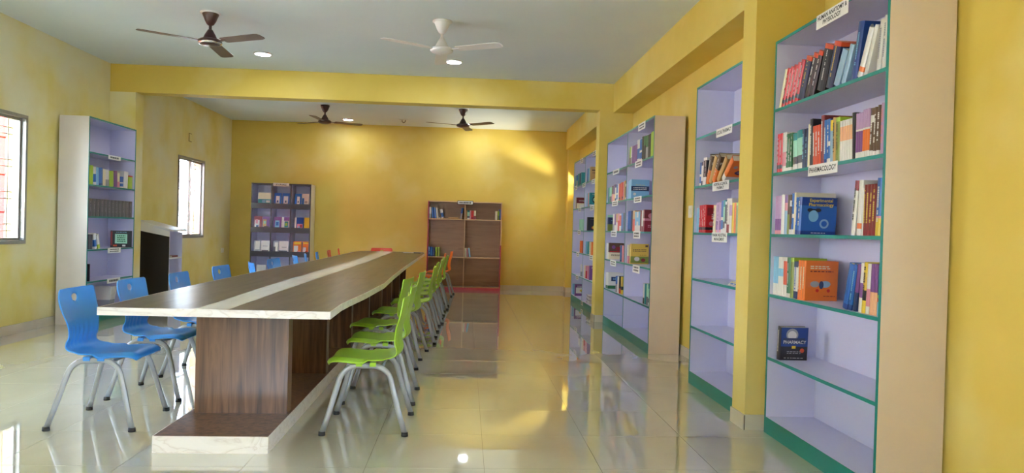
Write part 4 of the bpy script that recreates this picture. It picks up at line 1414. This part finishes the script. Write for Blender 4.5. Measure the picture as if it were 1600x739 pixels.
for key, lev in LV.items():
    (loc, rz, W), levels, uname, endname, tmax, near = UNITS[key[0]]
    left = key[0] == 'L'
    items = []
    for (pos, t, h, d, col, lean, style) in ROWS[key]:
        lx = (pos - loc[1]) if left else (loc[1] - pos)
        items.append([lx, t, h, d, col, lean, style])
    two = key[0] in 'DE'
    if key in ('D1', 'D2', 'D3'):        # closely packed rows: two slim copies side by side
        items = [q for it in items for q in ([it] if it[6] in COVERS or it[1] < 0.07 else [it[:1] + [it[1] / 2] + it[2:], [it[0] + it[1] / 2, it[1] / 2] + it[2:]])]
    iw = (W - 0.018 * 3) / 2
    for fit in (1.0, 0.95, 0.9, 0.86, 0.82, 0.78, 0.74, 0.7, 0.66, 0.62):
        spots, cur, over = [], -1.0, 0.0
        for n, (lx, t, h, d, col, lean, style) in enumerate(items):
            t = min(t, tmax) * 0.96 * fit
            bay, lo, hi = 0, 0.0195, W - 0.0195
            if two:
                bay = 0 if lx < iw + 0.018 - 0.005 else 1
                lo, hi = (0.0195, 0.018 + iw - 0.0015) if bay == 0 else (0.036 + iw + 0.0015, W - 0.0195)
            cosl = math.cos(R(lean))
            head = h * abs(math.sin(R(lean)))
            x = max(lx, lo, cur)
            if lean < 0:
                x = max(x, lo + head)
            # parallel leaning books stand t / cos apart; a steeper one needs room at the head for the one before
            nxt = items[n + 1][5] if n + 1 < len(items) else lean
            gap = h * (math.tan(R(lean)) - math.tan(R(nxt))) if near or abs(lean) + abs(nxt) > 1 else 0.0
            tn = min(items[n + 1][1], tmax) * 0.96 * fit if n + 1 < len(items) else t
            step = t * cosl + max(t, tn) * abs(math.sin(R(max(abs(lean), abs(nxt))))) * abs(math.tan(R(lean))) + max(0.0, gap) + (0.002 if abs(lean) > 5 else 0.0006)
            cur = x + step
            spots.append([x, t, bay, step, t * cosl + (head if lean > 0 else 0), lo + (head if lean < 0 else 0), hi])
        for n in range(len(spots) - 1, -1, -1):          # push back from the end of the shelf
            sp = spots[n]
            lim = sp[6] - sp[4]
            if n + 1 < len(spots) and spots[n + 1][2] == sp[2]:
                lim = min(lim, spots[n + 1][0] - sp[3])
            sp[0] = min(sp[0], lim)
            over = max(over, sp[5] - sp[0] - 0.0005)
        if over <= 0:
            break
    spots = [(q[0], q[1], q[2]) for q in spots]
    counts = {}
    for (lx, _t, h, d, col, lean, style), (x, t, bay) in zip(items, spots):
        counts[bay] = counts.get(bay, 0) + 1
        wy = loc[1] + (x if left else -x)
        wx = loc[0] + (-0.02 if left else 0.02)
        row = ROWNAME[lev] + ' shelf'
        if two:
            row += ' far half' if bay == 0 else ' near half'
        lab = '%s book, %s from the %s, %s, %s' % (BK[col][0], ORD[counts[bay] - 1], endname, row, uname)
        place_book(col, t, h, d, style, (wx, wy, levels[lev] + 0.0004 + lean_lift(t, lean)), (0, R(lean), rz), lab, 'books on the %s of the %s' % (ROWNAME[lev] + ' shelf', uname), near=near)

# odd books: propped, lying, stacked
place_book('black', 0.03, 0.21, 0.235, 'screen', (-4.44, 9.36, LEVELS_L[2] + 0.001), (0, R(-12), R(-65)), 'black book with pale green panel propped facing out on window-side bookcase', 'odd books', near=True)
o = bpy.context.scene.objects[[x.name for x in bpy.data.objects if x.get('label', '').startswith('black book with pale green')][0]]
cover_print(o, 0.03, 0.21, 0.235, [('r', 0.2, 0.78, 0.22, 0.8, 'mint'), ('d', 4, 0.4, 0.45, 0.5, 0.52, 'green'), ('r', 0.0, 0.08, 0.1, 0.95, 'dkred'), ('d', 1, 0.5, 0.05, 0.5, 0.9, 'sky'), ('r', 0.12, 0.3, 0.04, 0.14, 'redorange'), ('r', 0.55, 0.7, 0.04, 0.14, 'white')])
for k in range(5):
    lab = 'grey printed magazine, %s of five leaning together on the window-side bottom shelf' % ORD[k]
    place_book('whitegrey', 0.012, 0.27, 0.2, 'black', (-4.335, 9.12 + 0.03 * k, LEVELS_L[0] + 0.001 + lean_lift(0.012, 14)), (0, R(14), PI / 2), lab, 'magazines on the window-side bottom shelf', 'magazine', near=False)
zz = LEVELS_R[0] + 0.0005
for k in range(7):
    t = 0.018
    zz += t
    place_book(('whitegrey', 'white', 'charcoal')[k % 3], t, 0.27, 0.2, '', (1.93 + 0.006 * (k % 3), 11.40 - 0.01 * (k % 2), zz), (0, R(90), -PI / 2), 'magazine lying flat, %s up in the stack of seven, rearmost bookcase bottom shelf' % ORD[k], 'flat stack on the bottom shelf', 'magazine', near=False)
    zz += 0.0006
# fourth shelf of the bookcase beyond the pillar: leaning green book and flat booklets
zz = LEVELS_R[2] + 0.0005
for k, c in enumerate(('white', 'bluewhite', 'cream', 'white')):
    zz += 0.008
    place_book(c, 0.008, 0.21, 0.15, '', (1.890 + 0.006 * k, 5.10 - 0.006 * k, zz), (0, R(90), -PI / 2 + 0.06 * (k - 1)), 'thin %s booklet lying flat, %s up in the small pile, SOCIAL PHARMACY bookcase' % (BK[c][0], ORD[k]), 'flat booklets', 'booklet', near=False)
    zz += 0.0005
place_book('green', 0.025, 0.23, 0.18, 'black', (1.885, 4.80, LEVELS_R[2] + 0.0005), (0, R(-15), -PI / 2), 'dark green book leaning over the flat booklets, SOCIAL PHARMACY bookcase', 'odd books', near=True)

# ---------------------------------------------------------------- journal rack
JX0, JY, JW, JD, JH = -4.14, 14.20, 1.131, 0.385, 1.985
jr = thing('journal_rack', 'dark edged journal display rack with twelve compartments in the rear corner', 'rack', (JX0, JY, 0))
pt = 0.02
p = boxo('side_panel', jr, 0, pt, 0.004, JD, 0, JH, M_SHELFIN)
boxo('edge_band', p, 0, pt, 0, 0.004, 0, JH, M_CHARCOAL)
p = boxo('side_panel', jr, JW - pt, JW, 0.004, JD, 0, JH, M_RACKSIDE)
boxo('edge_band', p, JW - pt, JW, 0, 0.004, 0, JH, M_CHARCOAL)
boxo('top_panel', jr, pt, JW - pt, 0, JD, JH - pt, JH, M_CHARCOAL)
boxo('back_panel', jr, pt, JW - pt, JD - 0.01, JD, 0.0, JH - pt, M_SHELFIN)
iw3 = (JW - pt * 4) / 3
for b in (1, 2):
    xd = b * (iw3 + pt)
    p = boxo('divider', jr, xd, xd + pt, 0.004, JD - 0.01, 0, JH - pt, M_SHELFIN)
    boxo('edge_band', p, xd, xd + pt, 0.0, 0.004, 0, JH - pt, M_CHARCOAL)
JZ = [1.515, 1.055, 0.59, 0.12]
for b in range(3):
    xb = pt + b * (iw3 + pt)
    for z in JZ:
        s = boxo('shelf', jr, xb, xb + iw3, 0.012, JD - 0.011, z - 0.018, z, M_SHELFIN)
        boxo('lip', s, xb, xb + iw3, 0.0, 0.012, z - 0.018, z + 0.085, M_CHARCOAL)
    boxo('plinth', jr, xb, xb + iw3, 0.0, 0.012, 0, JZ[3] - 0.018, M_CHARCOAL)
lb = boxo('rack_label', jr, 0.41, 0.71, -0.003, -0.0002, 1.93, 1.995, M_PAPER)
link('lettering', text_mesh('JOURNALS', 0.042, M_INK, bold=0.0007), lb, (0.56, -0.0042, 1.962), (PI / 2, 0, 0))


def magazine(col, w, h, loc, lean, rz, label, items):
    t = 0.012
    mb = MB()
    k = bm_(col)
    mb.box(0, w, 0, t, 0, h, M_PAGES)
    mb.box(0, w, -0.0012, 0.0, 0, h, k)
    mb.box(0, w, t, t + 0.0012, 0, h, k)
    o = mb.build('magazine', None, loc, (R(lean), 0, rz))
    tag(o, label, 'magazine', 'journals on the display rack')
    pr = MB()
    for n, (x0, x1, z0, z1, c) in enumerate(items):
        y = -0.0016 - 0.0003 * n
        pr.add([(x0 * w, y, z0 * h), (x1 * w, y, z0 * h), (x1 * w, y, z1 * h), (x0 * w, y, z1 * h)], [(0, 1, 2, 3)], bm_(c))
    if items:
        pr.build('cover_print', o)
    return o


JM = {
    (0, 0): [('cream', 0.25, 0.10, [(0.0, 1, 0.2, 0.55, 'teal'), (0.3, 0.55, 0.3, 0.5, 'paleblue'), (0.6, 0.9, 0.32, 0.48, 'white')], 'cream and teal')],
    (0, 1): [('blue', 0.14, 0.03, [(0.25, 0.75, 0.0, 0.8, 'white'), (0.4, 0.6, 0.35, 0.5, 'navy')], 'blue and white'), ('blue', 0.14, 0.18, [(0.2, 0.8, 0.0, 0.8, 'white'), (0.4, 0.6, 0.35, 0.5, 'navy')], 'white and blue')],
    (0, 2): [('blue', 0.13, 0.05, [(0.35, 0.75, 0.0, 0.8, 'white'), (0.45, 0.6, 0.35, 0.5, 'navy')], 'blue and white'), ('white', 0.13, 0.19, [(0.4, 0.8, 0.35, 0.5, 'grey'), (0, 0.3, 0.1, 0.7, 'blue')], 'white and blue')],
    (1, 0): [('dkred', 0.15, 0.03, [(0.1, 0.7, 0.1, 0.75, 'white'), (0.2, 0.5, 0.5, 0.8, 'pink'), (0.3, 0.6, 0.2, 0.4, 'royal')], 'maroon and white'), ('purple', 0.14, 0.18, [(0.1, 0.6, 0.3, 0.8, 'tan'), (0.3, 0.9, 0.1, 0.35, 'brown'), (0.2, 0.5, 0.5, 0.7, 'mint')], 'purple and tan')],
    (1, 1): [('purple', 0.15, 0.03, [(0.2, 0.75, 0.1, 0.75, 'sky'), (0.3, 0.65, 0.4, 0.65, 'blue')], 'purple and pale blue'), ('white', 0.14, 0.18, [(0.3, 1, 0.75, 1, 'purple'), (0.4, 0.9, 0.3, 0.7, 'teal'), (0.5, 0.8, 0.4, 0.6, 'lime')], 'white, purple and teal')],
    (1, 2): [('royal', 0.17, 0.06, [(0, 0.2, 0, 1, 'white'), (0.3, 0.9, 0.1, 0.55, 'pink'), (0.4, 0.7, 0.15, 0.4, 'sky'), (0.6, 0.85, 0.3, 0.5, 'dkred')], 'dark blue and multicoloured'), ('yellow', 0.10, 0.24, [], 'plain yellow')],
    (2, 0): [('grey', 0.12, 0.04, [(0.2, 0.9, 0.4, 0.95, 'white'), (0.1, 0.8, 0.1, 0.3, 'charcoal')], 'grey and white'), ('white', 0.16, 0.17, [(0.1, 0.9, 0.1, 0.35, 'charcoal'), (0.2, 0.8, 0.6, 0.65, 'grey')], 'white and dark grey')],
    (2, 1): [('grey', 0.10, 0.03, [(0.3, 0.9, 0.3, 0.9, 'white'), (0.0, 0.5, 0.1, 0.6, 'charcoal')], 'grey and white'), ('white', 0.18, 0.14, [(0.0, 0.9, 0.05, 0.35, 'charcoal'), (0.3, 0.8, 0.55, 0.6, 'grey')], 'white and dark grey')],
    (2, 2): [('orange', 0.16, 0.04, [(0.1, 0.6, 0.1, 0.7, 'white'), (0.5, 0.9, 0.0, 0.35, 'pink'), (0.1, 0.9, 0.8, 0.95, 'yellow')], 'orange and white'), ('orange', 0.11, 0.22, [(0.1, 0.6, 0.1, 0.6, 'white'), (0.5, 0.9, 0.1, 0.35, 'red'), (0.1, 0.9, 0.85, 0.95, 'yellow')], 'orange, white and red')],
    (3, 0): [('white', 0.17, 0.10, [(0.1, 0.8, 0.2, 0.5, 'grey')], 'white and grey')],
}
COLN = ['first', 'middle', 'last']
for (r, b), ms in JM.items():
    for q, (col, w, dx, items, words_) in enumerate(ms):
        x = JX0 + pt + b * (iw3 + pt) + dx
        magazine(col, w, 0.285, (x, JY + 0.022 + 0.012 * q, JZ[r] + 0.006), -9, 0.0, '%s magazine in the %s compartment of the %s row, journal rack' % (words_, COLN[b], ORD[r]), items)

# ---------------------------------------------------------------- brown bookcase at the back wall
BX0, BY, BW, BD, BH = -0.764, 14.30, 1.459, 0.285, 1.75
bc = thing('wooden_bookcase', 'brown wooden bookcase with crimson sides and base against the back wall', 'bookcase', (BX0, BY, 0))
for x in (0, BW - 0.02):
    p = boxo('side_panel', bc, x, x + 0.02, 0, BD, 0, BH, M_CRIMSON)
    boxo('edge_band', p, x, x + 0.02, -0.003, 0, 0.05 if x == 0 else 0.9, BH, M_CRIMSON if x == 0 else M_TANEDGE)
p = boxo('top_panel', bc, 0.02, BW - 0.02, 0, BD, BH - 0.02, BH, M_BROWNWOOD)
boxo('edge_band', p, 0.0, BW, -0.003, 0, BH - 0.022, BH, M_TANEDGE)
boxo('back_panel', bc, 0.02, BW - 0.02, BD - 0.008, BD, 0, BH - 0.02, M_BROWNWOOD)
p = boxo('divider', bc, BW / 2 - 0.009, BW / 2 + 0.009, 0, BD - 0.008, 0.05, BH - 0.02, M_BROWNWOOD)
boxo('edge_band', p, BW / 2 - 0.009, BW / 2 + 0.009, -0.003, 0, 0.05, BH - 0.022, M_TANEDGE)
BZ = [0.07, 0.652, 1.402]
for z in BZ:
    for xa, xb in ((0.02, BW / 2 - 0.009), (BW / 2 + 0.009, BW - 0.02)):
        s = boxo('shelf', bc, xa, xb, 0, BD - 0.008, z - 0.02, z, M_BROWNWOOD)
        if z > 0.1:
            boxo('edge_band', s, xa, xb, -0.003, 0, z - 0.02, z, M_TANEDGE)
boxo('plinth', bc, 0, BW, -0.004, 0.012, 0, 0.05, M_CRIMSON)
lb = boxo('bookcase_label', bc, 0.575, 0.885, -0.014, -0.0035, 1.685, 1.765, M_INK)
q = boxo('label_paper', bc, 0.585, 0.875, -0.0155, -0.0145, 1.695, 1.755, M_PAPER)
link('lettering', dash_text(1, 0.24, 0.055, M_INK, 3), q, (0.73, -0.0162, 1.725), (PI / 2, 0, 0))
for key, z in (('B1', BZ[2]), ('B2', BZ[1])):
    counts = {}
    cur = -9
    for (pos, t, h, d, col, lean, style) in ROWS[key]:
        half = 'far' if pos < -0.04 else 'aisle'
        lo, hi = (BX0 + 0.022, BX0 + BW / 2 - 0.011) if half == 'far' else (BX0 + BW / 2 + 0.011, BX0 + BW - 0.022)
        head = h * abs(math.sin(R(lean)))
        x = max(pos, lo, cur)
        if lean < 0:
            x = max(x, lo + head)
        elif x + t + (head if lean > 0 else 0) > hi:
            x = hi - t - head
        q = ROWS[key].index((pos, t, h, d, col, lean, style)) + 1
        nxt = ROWS[key][q][5] if q < len(ROWS[key]) else lean
        cur = x + t + 0.003 + max(0.0, 0.22 * (math.tan(R(lean)) - math.tan(R(nxt))))
        counts[half] = counts.get(half, 0) + 1
        place_book(col, t * 0.96, h, d, style, (x, BY + 0.03, z + 0.0005 + lean_lift(t, lean)), (0, R(lean), 0), '%s book, %s along the %s half of the %s shelf, brown bookcase' % (BK[col][0], ORD[counts[half] - 1], 'table' if half == 'far' else 'aisle', 'top' if key == 'B1' else 'middle'), 'books in the brown bookcase', near=False)
place_book('tan', 0.03, 0.19, 0.14, '', (-0.36, BY + 0.04, BZ[2] + 0.0005 + 0.03), (0, R(90), 0), 'tan book lying flat on the top shelf of the brown bookcase', 'books in the brown bookcase', near=False)

# ---------------------------------------------------------------- lectern by the rear window
lt = thing('lectern', 'dark sided lectern with white sloping top, standing behind the window-side pillar', 'lectern', (-4.62, 10.55, 0))


def slab_x(name, prof, ya, yb, m, parent):
    n = len(prof)
    mb = MB()
    v = [(x, ya, z) for x, z in prof] + [(x, yb, z) for x, z in prof]
    mb.add(v, [tuple(range(n)), tuple(range(2 * n - 1, n - 1, -1))] + [(i, n + i, n + (i + 1) % n, (i + 1) % n) for i in range(n)], m)
    return mb.build(name, parent)


slab_x('side_panel', [(0.0, 0.0), (0.42, 0.0), (0.42, 0.985), (0.0, 1.065)], 0.0, 0.006, M_DARK, lt)
slab_x('side_panel', [(0.0, 0.0), (0.42, 0.0), (0.42, 1.04), (0.0, 1.14)], 0.006, 0.02, M_SHELFIN, lt)
slab_x('side_panel', [(0.0, 0.0), (0.42, 0.0), (0.42, 1.04), (0.0, 1.14)], 0.46, 0.48, M_SHELFIN, lt)
slab_x('apron', [(-0.005, 1.065), (0.425, 0.985), (0.425, 1.062), (-0.005, 1.185)], -0.012, 0.0, M_WHITE, lt)
slab_x('top_board', [(-0.02, 1.187), (0.47, 1.062), (0.47, 1.085), (-0.02, 1.21)], -0.02, 0.50, M_WHITE, lt)
boxo('front_panel', lt, 0.0, 0.018, 0.02, 0.46, 0, 1.12, M_SHELFIN)
boxo('shelf', lt, 0.018, 0.418, 0.02, 0.46, 0.665, 0.685, M_WHITE)
boxo('shelf', lt, 0.018, 0.418, 0.02, 0.46, 0.04, 0.06, M_WHITE)
place_book('maroon', 0.025, 0.2, 0.15, '', (-4.22, 10.72, 0.6855 + 0.025), (0, R(90), PI / 2), 'dark red book lying flat on the lectern shelf', None, near=False)
